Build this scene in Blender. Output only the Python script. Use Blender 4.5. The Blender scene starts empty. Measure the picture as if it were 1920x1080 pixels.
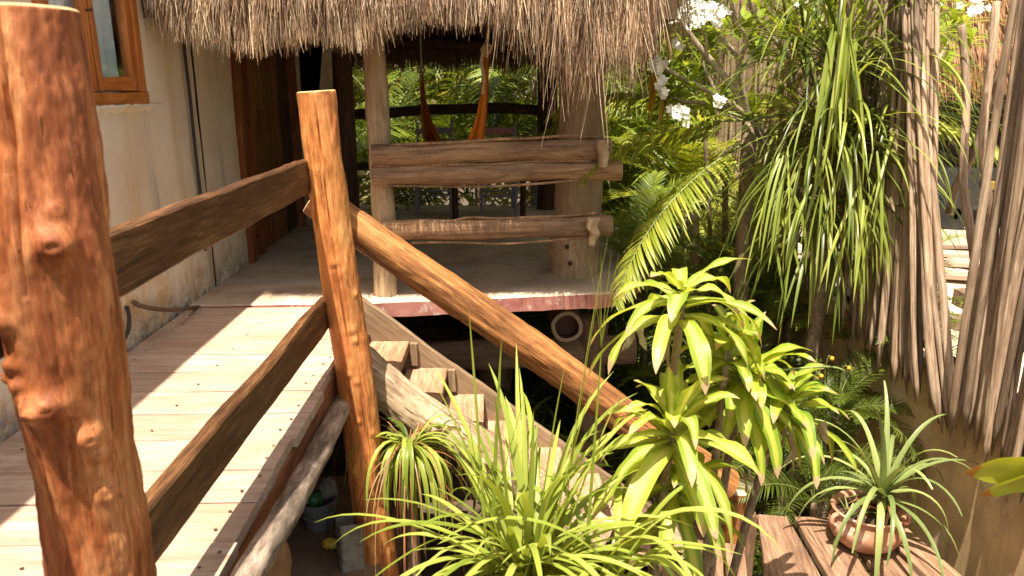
import bpy, math, random
import numpy as np
from mathutils import Vector, Matrix, noise
R_ = random.Random(7)
C = bpy.context.scene.collection
SC = bpy.context.scene
# ------------------------------------------------------------------ camera
FPX = 1400.0; HC = 1.4
TH = math.atan(368 / FPX); PS = math.atan(40 * math.cos(TH) / FPX)
cd = bpy.data.cameras.new('camera'); cam = bpy.data.objects.new('camera', cd); C.objects.link(cam)
cam.location = (0, 0, HC); cam.rotation_euler = (math.pi / 2 - TH, 0, -PS)
cd.sensor_width = 36; cd.lens = FPX / 1920 * 36; cd.clip_start = 0.05; cd.clip_end = 800
cd.dof.use_dof = True; cd.dof.focus_distance = 4.4; cd.dof.aperture_fstop = 4.5
SC.camera = cam
# ------------------------------------------------------------------ world and sun
SD = Vector((0.135, 0.34, -1.0)).normalized()          # direction the light travels
w = bpy.data.worlds.new('World'); SC.world = w; w.use_nodes = True
nt = w.node_tree; nt.nodes.clear()
sk = nt.nodes.new('ShaderNodeTexSky'); sk.sky_type = 'NISHITA'; sk.sun_disc = False
sk.sun_elevation = math.asin(-SD.z); sk.sun_rotation = math.atan2(-SD.x, -SD.y)
sk.dust_density = 2.5; sk.ozone_density = 0.6
bg = nt.nodes.new('ShaderNodeBackground'); bg.inputs[1].default_value = 0.13
ow = nt.nodes.new('ShaderNodeOutputWorld')
hz = nt.nodes.new('ShaderNodeMix'); hz.data_type = 'RGBA'; hz.blend_type = 'MULTIPLY'; hz.inputs[0].default_value = 1; hz.inputs[7].default_value = (1.0, 0.88, 0.70, 1)
nt.links.new(sk.outputs[0], hz.inputs[6]); nt.links.new(hz.outputs[2], bg.inputs[0]); nt.links.new(bg.outputs[0], ow.inputs[0])
sl = bpy.data.lights.new('sun', 'SUN'); sl.energy = 5.0; sl.angle = math.radians(0.5); sl.color = (1, 0.92, 0.79)
so = bpy.data.objects.new('sun', sl); C.objects.link(so); so.rotation_euler = SD.to_track_quat('-Z', 'Y').to_euler()
SC.view_settings.view_transform = 'Standard'; SC.view_settings.look = 'None'
SC.view_settings.exposure = 1.3; SC.view_settings.gamma = 1
# ------------------------------------------------------------------ pixel ray at a chosen distance -> world point
Fv = Vector((math.sin(PS) * math.cos(TH), math.cos(PS) * math.cos(TH), -math.sin(TH)))
Rv = Vector((math.cos(PS), -math.sin(PS), 0)); Uv = Rv.cross(Fv)
def P(x, y, X=None, Y=None, Z=None):
    r = Fv + Rv * ((x - 960) / FPX) - Uv * ((y - 540) / FPX)
    t = X / r.x if X is not None else (Y / r.y if Y is not None else (Z - HC) / r.z)
    return Vector((0, 0, HC)) + r * t
# ------------------------------------------------------------------ materials
def newmat(name):
    m = bpy.data.materials.new(name); m.use_nodes = True
    n = m.node_tree; b = n.nodes['Principled BSDF']
    return m, n, b
def nd(n, t, **k):
    x = n.nodes.new(t)
    for a, v in k.items(): setattr(x, a, v)
    return x
def ramp(n, fac, stops):
    r = nd(n, 'ShaderNodeValToRGB'); e = r.color_ramp.elements
    while len(e) < len(stops): e.new(0.5)
    for i, (p, c) in enumerate(stops):
        e[i].position = p; e[i].color = (*c, 1) if len(c) == 3 else c
    n.links.new(fac, r.inputs[0]); return r.outputs[0]
def mix(n, fac, a, b, mode='MIX'):
    m = nd(n, 'ShaderNodeMix', data_type='RGBA', blend_type=mode)
    for s, v in ((0, fac), (6, a), (7, b)):
        if hasattr(v, 'links'): n.links.new(v, m.inputs[s])
        else: m.inputs[s].default_value = v if s == 0 else (*v, 1)
    return m.outputs[2]
def objvec(n, scale, rnd=True):
    tc = nd(n, 'ShaderNodeTexCoord'); mp = nd(n, 'ShaderNodeMapping')
    mp.inputs['Scale'].default_value = scale
    if rnd:
        oi = nd(n, 'ShaderNodeObjectInfo'); ma = nd(n, 'ShaderNodeVectorMath', operation='SCALE')
        ma.inputs[0].default_value = (31, 17, 53); n.links.new(oi.outputs['Random'], ma.inputs['Scale'])
        ad = nd(n, 'ShaderNodeVectorMath', operation='ADD')
        n.links.new(tc.outputs['Object'], ad.inputs[0]); n.links.new(ma.outputs[0], ad.inputs[1])
        n.links.new(ad.outputs[0], mp.inputs[0])
    else: n.links.new(tc.outputs['Object'], mp.inputs[0])
    return mp.outputs[0]
def noi(n, vec, s, d=6, r=0.6, dist=0):
    x = nd(n, 'ShaderNodeTexNoise'); x.inputs['Scale'].default_value = s; x.inputs['Detail'].default_value = d
    x.inputs['Roughness'].default_value = r; x.inputs['Distortion'].default_value = dist
    n.links.new(vec, x.inputs['Vector']); return x.outputs[0]
def bump(n, b, h, strength, dist):
    u = nd(n, 'ShaderNodeBump'); u.inputs['Strength'].default_value = strength; u.inputs['Distance'].default_value = dist
    n.links.new(h, u.inputs['Height']); n.links.new(u.outputs[0], b.inputs['Normal'])
def wood(name, dark, midc, light, stain, grain=26, zs=0.07, rough=0.7, bmp=0.5, crack=0.5, var=0.25, blot=1.5, con=0.62):
    m, n, b = newmat(name)
    v = objvec(n, (1, 1, zs))
    g0_ = noi(n, v, grain * 2.8, 8, 0.72, 0.5); g1_ = noi(n, objvec(n, (1, 1, zs * 1.6)), grain * .7, 5, 0.6, 0.8)
    gm = nd(n, 'ShaderNodeMath', operation='MULTIPLY_ADD'); gm.inputs[1].default_value = 0.6; n.links.new(g0_, gm.inputs[0])
    gs = nd(n, 'ShaderNodeMath', operation='MULTIPLY'); gs.inputs[1].default_value = 0.4; n.links.new(g1_, gs.inputs[0]); n.links.new(gs.outputs[0], gm.inputs[2]); g = gm.outputs[0]
    col = ramp(n, g, [(0.40, dark), (0.5, midc), (0.60, light)])
    fb = noi(n, objvec(n, (1, 1, 0.025)), 260, 4, 0.7)
    col = mix(n, 0.75 * con, col, ramp(n, fb, [(0.36, (.45, .45, .45)), (0.5, (1, 1, 1)), (0.64, (1.5, 1.5, 1.5))]), 'MULTIPLY')
    fl_ = noi(n, objvec(n, (1, 1, 0.22)), 30, 6, 0.75)
    col = mix(n, 0.8 * con, col, ramp(n, fl_, [(0.34, (.5, .45, .42)), (0.46, (1, 1, 1)), (0.60, (1.0, 1.0, 1.0)), (0.70, (1.35, 1.35, 1.35))]), 'MULTIPLY')
    big = noi(n, objvec(n, (1, 1, 0.35)), blot * 3, 6, 0.7)
    st = ramp(n, big, [(0.42, (0, 0, 0)), (0.68, (1, 1, 1))])
    col = mix(n, st, col, mix(n, 0.75, col, stain))
    ck = noi(n, objvec(n, (1, 1, 0.03)), 85, 5, 0.55, 0.9)
    ckr = ramp(n, ck, [(0.0, (1, 1, 1)), (0.30, (1, 1, 1)), (0.355, (0, 0, 0))])
    mm = nd(n, 'ShaderNodeMath', operation='MULTIPLY'); mm.inputs[1].default_value = crack
    n.links.new(ckr, mm.inputs[0])
    col = mix(n, mm.outputs[0], col, tuple(c * 0.18 for c in dark))
    sp = noi(n, objvec(n, (1, 1, 0.45)), 170, 3, 0.6)
    spr = ramp(n, sp, [(0.0, (1, 1, 1)), (0.27, (0, 0, 0))])
    col = mix(n, spr, col, tuple(c * 0.4 for c in dark))
    oi = nd(n, 'ShaderNodeObjectInfo'); mr = nd(n, 'ShaderNodeMapRange')
    mr.inputs[3].default_value = 1 - var; mr.inputs[4].default_value = 1 + var
    n.links.new(oi.outputs['Random'], mr.inputs[0])
    hs = nd(n, 'ShaderNodeHueSaturation'); n.links.new(mr.outputs[0], hs.inputs['Value']); n.links.new(col, hs.inputs['Color'])
    n.links.new(hs.outputs[0], b.inputs['Base Color'])
    b.inputs['Roughness'].default_value = rough; b.inputs['Specular IOR Level'].default_value = 0.25
    sub = nd(n, 'ShaderNodeMath', operation='SUBTRACT'); n.links.new(g, sub.inputs[0]); n.links.new(mm.outputs[0], sub.inputs[1])
    bump(n, b, sub.outputs[0], min(1, bmp * 1.6), 0.006)
    return m
def endgrain(name, c1, c2):
    m, n, b = newmat(name)
    tc = nd(n, 'ShaderNodeTexCoord'); wv = nd(n, 'ShaderNodeTexWave', wave_type='RINGS', rings_direction='Z')
    wv.inputs['Scale'].default_value = 22; wv.inputs['Distortion'].default_value = 3; wv.inputs['Detail'].default_value = 3
    n.links.new(tc.outputs['Object'], wv.inputs[0])
    ns = noi(n, tc.outputs['Object'], 30)
    n.links.new(mix(n, ns, mix(n, wv.outputs['Fac'], c1, c2), c1), b.inputs['Base Color'])
    b.inputs['Roughness'].default_value = 0.85; return m
def leafmat(name, cols, trans=0.4, rough=0.42, stripe=None, tip=None, tcol=None, streak=0.25, spec=0.4):
    m, n, b = newmat(name)
    gi = nd(n, 'ShaderNodeNewGeometry')
    k = len(cols)
    col = ramp(n, gi.outputs['Random Per Island'], [(i / max(1, k - 1), c) for i, c in enumerate(cols)])
    uv = nd(n, 'ShaderNodeUVMap'); uv.uv_map = 'uv'
    sx = nd(n, 'ShaderNodeSeparateXYZ'); n.links.new(uv.outputs[0], sx.inputs[0])
    if stripe:
        f = ramp(n, sx.outputs[0], [(0.0, (0.1, 0.1, 0.1)), (0.22, (0.1, 0.1, 0.1)), (0.38, (1, 1, 1)), (0.62, (1, 1, 1)), (0.78, (0.1, 0.1, 0.1))])
        col = mix(n, f, col, stripe)
    mp = nd(n, 'ShaderNodeMapping'); mp.inputs['Scale'].default_value = (14, 0.7, 1); n.links.new(uv.outputs[0], mp.inputs[0])
    sn = noi(n, mp.outputs[0], 3, 4, 0.7)
    s = ramp(n, sn, [(0.3, (1 - streak,) * 3), (0.7, (1 + streak * .2,) * 3)])
    col = mix(n, 1.0, col, s, 'MULTIPLY')
    if tip:
        tn = noi(n, objvec(n, (1, 1, 1)), 25, 3)
        a = nd(n, 'ShaderNodeMath', operation='MULTIPLY_ADD'); a.inputs[1].default_value = 0.30
        n.links.new(tn, a.inputs[0]); n.links.new(sx.outputs[1], a.inputs[2])
        tf = ramp(n, a.outputs[0], [(1.02, (0, 0, 0)), (1.0, (1, 1, 1))])
        r = n.nodes[-1] if False else None
        gt = nd(n, 'ShaderNodeMapRange'); gt.inputs[1].default_value = 1.0; gt.inputs[2].default_value = 1.06
        n.links.new(a.outputs[0], gt.inputs[0]); col = mix(n, gt.outputs[0], col, tip)
    n.links.new(col, b.inputs['Base Color']); b.inputs['Roughness'].default_value = rough
    b.inputs['Specular IOR Level'].default_value = spec
    tr = nd(n, 'ShaderNodeBsdfTranslucent')
    n.links.new(mix(n, 1.0, col, tcol or (1.25, 1.15, 0.5), 'MULTIPLY'), tr.inputs[0])
    ms = nd(n, 'ShaderNodeMixShader'); ms.inputs[0].default_value = trans
    n.links.new(b.outputs[0], ms.inputs[1]); n.links.new(tr.outputs[0], ms.inputs[2])
    n.links.new(ms.outputs[0], n.nodes['Material Output'].inputs[0])
    return m
def plain(name, col, rough=0.6, ns=None, scale=8, c2=None, bmp=0, spec=0.5, rnd=False):
    m, n, b = newmat(name); b.inputs['Roughness'].default_value = rough; b.inputs['Specular IOR Level'].default_value = spec
    if c2:
        v = objvec(n, (1, 1, 1), rnd); a = noi(n, v, scale, 8, 0.65, 0.4)
        n.links.new(ramp(n, a, [(0.33, c2), (0.66, col)]), b.inputs['Base Color'])
        if bmp: bump(n, b, a, bmp, 0.01)
    else: b.inputs['Base Color'].default_value = (*col, 1)
    return m
M = {}
M['postwood'] = wood('orange_wood', (0.27, 0.085, 0.022), (0.54, 0.215, 0.058), (0.66, 0.33, 0.11), (0.38, 0.105, 0.035), grain=20, var=0.03, crack=0.8, bmp=0.5, rough=0.6)
M['nearwood'] = wood('red_wood', (0.12, 0.032, 0.010), (0.32, 0.10, 0.030), (0.52, 0.23, 0.09), (0.13, 0.030, 0.010), grain=9, zs=0.12, var=0.02, crack=0.5, bmp=0.6, rough=0.6, blot=2.2)
M['rail'] = wood('rail_wood', (0.05, 0.021, 0.008), (0.095, 0.042, 0.016), (0.20, 0.095, 0.036), (0.035, 0.015, 0.007), grain=30, var=0.05, crack=0.4, rough=0.5)
M['handrail'] = wood('handrail_wood', (0.09, 0.032, 0.010), (0.32, 0.13, 0.038), (0.50, 0.235, 0.075), (0.11, 0.045, 0.018), grain=24, zs=0.05, var=0.02, crack=0.45, bmp=0.6, blot=1.8)
M['greywood'] = wood('weathered_log', (0.20, 0.13, 0.075), (0.44, 0.31, 0.19), (0.60, 0.47, 0.32), (0.17, 0.11, 0.065), grain=18, zs=0.05, var=0.03, crack=0.9, bmp=0.8)
M['greylog'] = wood('grey_log', (0.12, 0.085, 0.06), (0.26, 0.19, 0.14), (0.40, 0.31, 0.24), (0.035, 0.028, 0.022), grain=14, zs=0.2, var=0.03, crack=0.3, bmp=0.4, blot=2.2)
M['stringer'] = wood('stringer_wood', (0.15, 0.095, 0.055), (0.27, 0.18, 0.105), (0.36, 0.25, 0.155), (0.18, 0.115, 0.065), grain=20, zs=0.05, var=0.03, crack=0.6)
M['tread'] = wood('tread_wood', (0.26, 0.14, 0.075), (0.38, 0.23, 0.135), (0.50, 0.33, 0.21), (0.28, 0.15, 0.085), grain=22, zs=0.08, var=0.08, crack=0.3)
M['plank'] = wood('deck_plank', (0.36, 0.245, 0.175), (0.46, 0.335, 0.25), (0.53, 0.41, 0.32), (0.34, 0.21, 0.135), grain=16, zs=0.06, var=0.12, crack=0.25, bmp=0.3, blot=1.2, con=0.45)
M['fascia'] = wood('fascia_wood', (0.16, 0.055, 0.022), (0.29, 0.115, 0.045), (0.38, 0.17, 0.08), (0.14, 0.05, 0.02), grain=24, var=0.02, crack=0.5)
M['pav'] = wood('pavilion_log', (0.15, 0.082, 0.042), (0.33, 0.185, 0.092), (0.46, 0.28, 0.15), (0.12, 0.075, 0.05), grain=16, zs=0.05, var=0.06, crack=0.4, bmp=0.4, blot=1.3)
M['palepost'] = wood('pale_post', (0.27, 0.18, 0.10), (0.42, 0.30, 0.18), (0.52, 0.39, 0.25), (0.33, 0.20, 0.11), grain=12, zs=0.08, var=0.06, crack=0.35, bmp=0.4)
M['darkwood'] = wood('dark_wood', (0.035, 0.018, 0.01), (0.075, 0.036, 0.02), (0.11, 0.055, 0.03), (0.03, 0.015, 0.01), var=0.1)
M['under'] = wood('under_wood', (0.14, 0.085, 0.05), (0.25, 0.16, 0.095), (0.33, 0.22, 0.13), (0.12, 0.07, 0.04), var=0.1, grain=14)
M['door'] = wood('door_wood', (0.11, 0.032, 0.010), (0.21, 0.066, 0.018), (0.30, 0.10, 0.03), (0.13, 0.035, 0.01), grain=20, var=0.08, rough=0.4, crack=0.2)
M['window'] = wood('window_wood', (0.26, 0.075, 0.016), (0.42, 0.14, 0.032), (0.52, 0.20, 0.055), (0.30, 0.085, 0.02), grain=20, var=0.08, rough=0.35, crack=0.1)
M['stick'] = wood('fence_stick', (0.14, 0.09, 0.055), (0.28, 0.195, 0.125), (0.43, 0.32, 0.22), (0.13, 0.08, 0.05), grain=30, zs=0.05, var=0.45, crack=0.3, con=0.4)
M['bench'] = wood('bench_wood', (0.13, 0.07, 0.04), (0.25, 0.145, 0.085), (0.38, 0.24, 0.15), (0.11, 0.06, 0.038), grain=18, zs=0.06, var=0.2, crack=0.6)
M['trunk'] = wood('trunk_bark', (0.12, 0.085, 0.05), (0.24, 0.17, 0.105), (0.34, 0.26, 0.17), (0.13, 0.09, 0.05), grain=20, zs=0.6, var=0.15)
M['palebark'] = wood('pale_bark', (0.26, 0.19, 0.13), (0.42, 0.33, 0.24), (0.54, 0.45, 0.34), (0.22, 0.16, 0.11), grain=14, zs=0.8, var=0.1)
M['end'] = endgrain('end_grain', (0.62, 0.42, 0.20), (0.44, 0.25, 0.10))
M['endgrey'] = endgrain('grey_end_grain', (0.46, 0.34, 0.23), (0.30, 0.21, 0.14))
M['enddark'] = endgrain('hollow_core', (0.10, 0.05, 0.03), (0.07, 0.035, 0.02))
M['terracotta'] = plain('terracotta', (0.50, 0.25, 0.15), 0.8, scale=14, c2=(0.34, 0.14, 0.075), bmp=0.2)
M['soil'] = plain('soil', (0.07, 0.04, 0.022), 0.95, scale=20, c2=(0.03, 0.018, 0.01), bmp=0.5)
M['screw'] = plain('screw_head', (0.08, 0.03, 0.012), 0.6)
M['pipe'] = plain('brown_pipe', (0.16, 0.085, 0.045), 0.6, scale=30, c2=(0.09, 0.05, 0.03))
M['black'] = plain('black_rubber', (0.035, 0.03, 0.028), 0.7, scale=60, c2=(0.012, 0.012, 0.012))
M['orangecloth'] = plain('orange_cloth', (0.85, 0.27, 0.02), 0.9, scale=60, c2=(0.65, 0.17, 0.012))
M['rope'] = plain('cream_rope', (0.62, 0.50, 0.32), 0.9, scale=60, c2=(0.45, 0.34, 0.2), bmp=0.4)
M['blue'] = plain('worn_blue_paint', (0.24, 0.28, 0.46), 0.6, scale=14, c2=(0.30, 0.20, 0.26))
M['pink'] = plain('worn_pink_paint', (0.62, 0.25, 0.25), 0.6, scale=14, c2=(0.36, 0.13, 0.15))
M['brass'] = plain('brass', (0.16, 0.09, 0.035), 0.45); M['brass'].node_tree.nodes['Principled BSDF'].inputs['Metallic'].default_value = 1
M['ground'] = plain('garden_soil', (0.10, 0.065, 0.038), 0.95, scale=3, c2=(0.045, 0.03, 0.018), bmp=0.6)
M['sand'] = plain('pale_sand', (0.62, 0.52, 0.38), 0.95, scale=5, c2=(0.40, 0.29, 0.19), bmp=0.5)
M['ochre'] = plain('ochre_plaster', (0.62, 0.42, 0.21), 0.9, scale=3.2, c2=(0.42, 0.27, 0.14), bmp=0.15)
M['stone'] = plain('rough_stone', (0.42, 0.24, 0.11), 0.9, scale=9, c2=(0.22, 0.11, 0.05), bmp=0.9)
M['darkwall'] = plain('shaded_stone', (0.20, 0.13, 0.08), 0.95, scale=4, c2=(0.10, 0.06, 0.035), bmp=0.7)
M['thatchcore'] = plain('thatch_core', (0.11, 0.06, 0.03), 0.95, scale=30, c2=(0.05, 0.028, 0.014), bmp=0.5)
M['berry'] = plain('orange_berry', (0.75, 0.30, 0.02), 0.4)
def stucco():
    m, n, b = newmat('wall_stucco')
    tc = nd(n, 'ShaderNodeTexCoord'); o = tc.outputs['Object']
    a = noi(n, o, 1.3, 6, 0.6)
    col = ramp(n, a, [(0.35, (0.62, 0.50, 0.36)), (0.65, (0.76, 0.65, 0.50))])
    mp = nd(n, 'ShaderNodeMapping'); mp.inputs['Scale'].default_value = (1, 5.5, 0.35); n.links.new(o, mp.inputs[0])
    s = noi(n, mp.outputs[0], 1.5, 7, 0.7, 0.3)
    col = mix(n, ramp(n, s, [(0.30, (0.75,) * 3), (0.46, (0, 0, 0))]), col, (0.30, 0.25, 0.22))
    s2 = noi(n, mp.outputs[0], 0.9, 5, 0.6)
    col = mix(n, ramp(n, s2, [(0.5, (0, 0, 0)), (0.72, (0.7,) * 3)]), col, (0.58, 0.40, 0.20))
    # damp and ochre patches low on the wall
    sx = nd(n, 'ShaderNodeSeparateXYZ'); n.links.new(o, sx.inputs[0])
    mr = nd(n, 'ShaderNodeMapRange'); mr.inputs[1].default_value = 0.75; mr.inputs[2].default_value = 0.0
    n.links.new(sx.outputs[2], mr.inputs[0])
    pn = noi(n, o, 4.5, 8, 0.72, 0.5)
    mu = nd(n, 'ShaderNodeMath', operation='MULTIPLY'); n.links.new(mr.outputs[0], mu.inputs[0])
    n.links.new(ramp(n, pn, [(0.48, (0, 0, 0)), (0.58, (1, 1, 1))]), mu.inputs[1])
    col = mix(n, mu.outputs[0], col, (0.56, 0.34, 0.15))
    mr2 = nd(n, 'ShaderNodeMapRange'); mr2.inputs[1].default_value = 0.22; mr2.inputs[2].default_value = 0.0
    n.links.new(sx.outputs[2], mr2.inputs[0])
    mu2 = nd(n, 'ShaderNodeMath', operation='MULTIPLY'); n.links.new(mr2.outputs[0], mu2.inputs[0])
    n.links.new(ramp(n, noi(n, o, 11, 6, 0.7), [(0.42, (0, 0, 0)), (0.62, (1, 1, 1))]), mu2.inputs[1])
    col = mix(n, mu2.outputs[0], col, (0.20, 0.18, 0.16))
    n.links.new(col, b.inputs['Base Color']); b.inputs['Roughness'].default_value = 0.92
    bump(n, b, noi(n, o, 14, 8, 0.7), 0.25, 0.01)
    return m
M['stucco'] = stucco()
def slabmat():
    m, n, b = newmat('worn_concrete')
    v = objvec(n, (1, 1, 1), False)
    col = ramp(n, noi(n, v, 1.6, 8, 0.62, 0.3), [(0.35, (0.36, 0.26, 0.18)), (0.62, (0.60, 0.48, 0.36))])
    col = mix(n, ramp(n, noi(n, v, 3.3, 6, 0.6), [(0.55, (0, 0, 0)), (0.68, (0.8,) * 3)]), col, (0.42, 0.24, 0.12))
    n.links.new(col, b.inputs['Base Color']); b.inputs['Roughness'].default_value = 0.7
    bump(n, b, noi(n, v, 25, 5), 0.15, 0.005); return m
M['slab'] = slabmat()
M['redpaint'] = plain('faded_red_concrete', (0.50, 0.22, 0.17), 0.85, scale=6, c2=(0.30, 0.10, 0.08), bmp=0.2)
def strawmat(name, cols, trans=0.15):
    m, n, b = newmat(name); gi = nd(n, 'ShaderNodeNewGeometry')
    k = len(cols); col = ramp(n, gi.outputs['Random Per Island'], [(i / (k - 1), c) for i, c in enumerate(cols)])
    sc_ = ramp(n, noi(n, objvec(n, (1, 1, .45), False), 7, 4, 0.65), [(0.36, (.42, .38, .36)), (0.55, (1, 1, 1)), (0.68, (1.25, 1.22, 1.2))])
    col = mix(n, 1.0, col, sc_, 'MULTIPLY')
    n.links.new(col, b.inputs['Base Color']); b.inputs['Roughness'].default_value = 0.45
    tr = nd(n, 'ShaderNodeBsdfTranslucent'); n.links.new(col, tr.inputs[0])
    ms = nd(n, 'ShaderNodeMixShader'); ms.inputs[0].default_value = trans
    n.links.new(b.outputs[0], ms.inputs[1]); n.links.new(tr.outputs[0], ms.inputs[2])
    n.links.new(ms.outputs[0], n.nodes['Material Output'].inputs[0]); return m
M['straw'] = strawmat('thatch_straw', [(0.11, 0.055, 0.03), (0.30, 0.17, 0.09), (0.50, 0.33, 0.19), (0.84, 0.67, 0.44), (0.20, 0.105, 0.055), (0.42, 0.26, 0.145)])
M['strawred'] = strawmat('inner_thatch', [(0.13, 0.055, 0.028), (0.22, 0.10, 0.05), (0.30, 0.15, 0.08)])
M['strawbrown'] = strawmat('dead_frond', [(0.20, 0.08, 0.03), (0.38, 0.18, 0.07), (0.50, 0.28, 0.12)], 0.35)
M['grass'] = leafmat('arching_leaf', [(0.20, 0.26, 0.03), (0.33, 0.39, 0.06), (0.46, 0.50, 0.11)], 0.38, tip=None)
M['drac'] = leafmat('dracaena_leaf', [(0.20, 0.30, 0.018), (0.33, 0.42, 0.035), (0.46, 0.52, 0.06)], 0.42, stripe=(0.62, 0.64, 0.17), tip=(0.52, 0.36, 0.20), streak=0.3)
M['dracg'] = leafmat('green_dracaena_leaf', [(0.13, 0.24, 0.015), (0.24, 0.36, 0.02), (0.38, 0.46, 0.035)], 0.42, stripe=(0.55, 0.58, 0.09), tip=(0.52, 0.36, 0.20), streak=0.3)
M['agave'] = leafmat('agave_leaf', [(0.15, 0.20, 0.06), (0.24, 0.29, 0.09), (0.34, 0.38, 0.13)], 0.25, tip=None)
M['droop'] = leafmat('drooping_leaf', [(0.05, 0.08, 0.012), (0.11, 0.15, 0.02), (0.21, 0.26, 0.04), (0.36, 0.40, 0.09)], 0.38, rough=0.35)
M['frond'] = leafmat('palm_leaflet', [(0.09, 0.14, 0.012), (0.18, 0.25, 0.025), (0.32, 0.38, 0.05)], 0.42)
M['frondy'] = leafmat('yellow_green_leaflet', [(0.20, 0.26, 0.022), (0.33, 0.38, 0.04), (0.50, 0.50, 0.09)], 0.45)
M['frondd'] = leafmat('dark_palm_leaflet', [(0.05, 0.075, 0.01), (0.09, 0.13, 0.016), (0.16, 0.20, 0.025)], 0.4)
M['plum'] = leafmat('plumeria_leaf', [(0.16, 0.24, 0.02), (0.26, 0.34, 0.03), (0.38, 0.44, 0.06)], 0.42, rough=0.35)
M['mass'] = leafmat('far_leaf', [(0.06, 0.09, 0.01), (0.14, 0.17, 0.02), (0.26, 0.28, 0.05), (0.42, 0.38, 0.11), (0.46, 0.38, 0.18)], 0.45)
M['redleaf'] = strawmat('dry_red_leaf', [(0.35, 0.10, 0.04), (0.48, 0.20, 0.08), (0.42, 0.28, 0.12)], 0.4)
M['bananaleaf'] = leafmat('broad_leaf', [(0.34, 0.40, 0.03), (0.50, 0.48, 0.05)], 0.4, stripe=(0.45, 0.45, 0.06), tip=(0.38, 0.14, 0.03))
M['petal'] = plain('white_petal', (0.85, 0.83, 0.72), 0.6)
M['white'] = plain('white_carton', (0.26, 0.245, 0.22), 0.7, scale=18, c2=(0.12, 0.10, 0.08), bmp=.4)
M['bucket'] = plain('grey_plastic', (0.17, 0.18, 0.20), 0.5, scale=12, c2=(0.13, 0.135, 0.15))
M['greenp'] = plain('green_plastic', (0.03, 0.13, 0.04), 0.4)
M['yellow'] = plain('yellow_plastic', (0.60, 0.42, 0.05), 0.5, scale=20, c2=(0.45, 0.3, 0.04))
M['curtain'] = plain('grey_curtain', (0.70, 0.82, 0.84), 0.9, scale=20, c2=(0.55, 0.66, 0.68))
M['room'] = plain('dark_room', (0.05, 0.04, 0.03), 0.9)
M['blackpaint'] = plain('black_paint', (0.015, 0.015, 0.016), 0.3)
M['yellowpaint'] = plain('yellow_paint', (0.22, 0.14, 0.02), 0.6)
def weather(m, c, sc, lo, hi, s=4, k=1.0):
    n = m.node_tree; b = n.nodes['Principled BSDF']; src = b.inputs['Base Color'].links[0].from_socket
    f = ramp(n, noi(n, objvec(n, sc, False), s, 8, 0.7, 0.4), [(lo, (0, 0, 0)), (hi, (k,) * 3)])
    n.links.new(mix(n, f, src, c), b.inputs['Base Color'])
weather(M['ochre'], (0.24, 0.15, 0.085), (1, 3.0, .3), .50, .66, 2.2, .35); weather(M['ochre'], (0.70, 0.56, 0.38), (1, 1, .6), .54, .62, 3.1, .6); weather(M['ochre'], (0.16, 0.11, 0.07), (1, 1, 1), .60, .66, 9, .4)
weather(M['terracotta'], (0.66, 0.52, 0.42), (1, 1, 1.6), .52, .64, 11, .7); weather(M['terracotta'], (0.16, 0.08, 0.05), (1, 1, 1), .62, .70, 22, .8)
weather(M['redpaint'], (0.55, 0.44, 0.36), (1, 1, 1), .58, .64, 9, .8); weather(M['redpaint'], (0.12, 0.07, 0.055), (3, 1, .5), .56, .68, 5, .8)
weather(M['slab'], (0.30, 0.22, 0.15), (1, 1, 1), .56, .66, 6, .6)
def glass():
    m, n, b = newmat('window_glass'); n.nodes.remove(b)
    t = nd(n, 'ShaderNodeBsdfTransparent'); t.inputs[0].default_value = (0.97, 0.98, 0.98, 1)
    g = nd(n, 'ShaderNodeBsdfGlossy'); g.inputs['Roughness'].default_value = 0.03
    lw = nd(n, 'ShaderNodeLayerWeight'); lw.inputs[0].default_value = 0.5
    ms = nd(n, 'ShaderNodeMixShader'); pw = nd(n, 'ShaderNodeMath', operation='POWER'); pw.inputs[1].default_value = 2.6; n.links.new(lw.outputs['Facing'], pw.inputs[0]); n.links.new(pw.outputs[0], ms.inputs[0])
    n.links.new(t.outputs[0], ms.inputs[1]); n.links.new(g.outputs[0], ms.inputs[2])
    n.links.new(ms.outputs[0], n.nodes['Material Output'].inputs[0]); return m
M['glass'] = glass()
# ------------------------------------------------------------------ object helpers
W = {}
def tag(o, label=None, cat=None, group=None, kind=None):
    for k, v in (('label', label), ('category', cat), ('group', group), ('kind', kind)):
        if v: o[k] = v
    return o
def thing(name, loc, label, cat, group=None):
    o = bpy.data.objects.new(name, None); C.objects.link(o); o.location = loc
    o.empty_display_size = 0.1
    W[o] = Matrix.Translation(Vector(loc)); return tag(o, label, cat, group)
def link(name, me, parent=None, T=None):
    T = T or Matrix.Identity(4)
    o = bpy.data.objects.new(name, me); C.objects.link(o); W[o] = T
    if parent: o.parent = parent; o.matrix_local = W[parent].inverted() @ T
    else: o.matrix_world = T
    return o
def mesh(name, v, f, mats, midx=None, smooth=True, sharp=None, uv=None):
    me = bpy.data.meshes.new(name); me.from_pydata([tuple(p) for p in v] if not isinstance(v, np.ndarray) else v.tolist(), [], f)
    for m in (mats if isinstance(mats, list) else [mats]): me.materials.append(m)
    if midx is not None: me.polygons.foreach_set('material_index', midx)
    if uv is not None:
        l = me.uv_layers.new(name='uv'); vi = np.empty(len(me.loops), dtype=np.int32); me.loops.foreach_get('vertex_index', vi)
        l.data.foreach_set('uv', np.asarray(uv, dtype=np.float32)[vi].ravel())
    if smooth: me.shade_smooth()
    if smooth and sharp: me.set_sharp_from_angle(angle=math.radians(sharp))
    me.update(); return me
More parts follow.
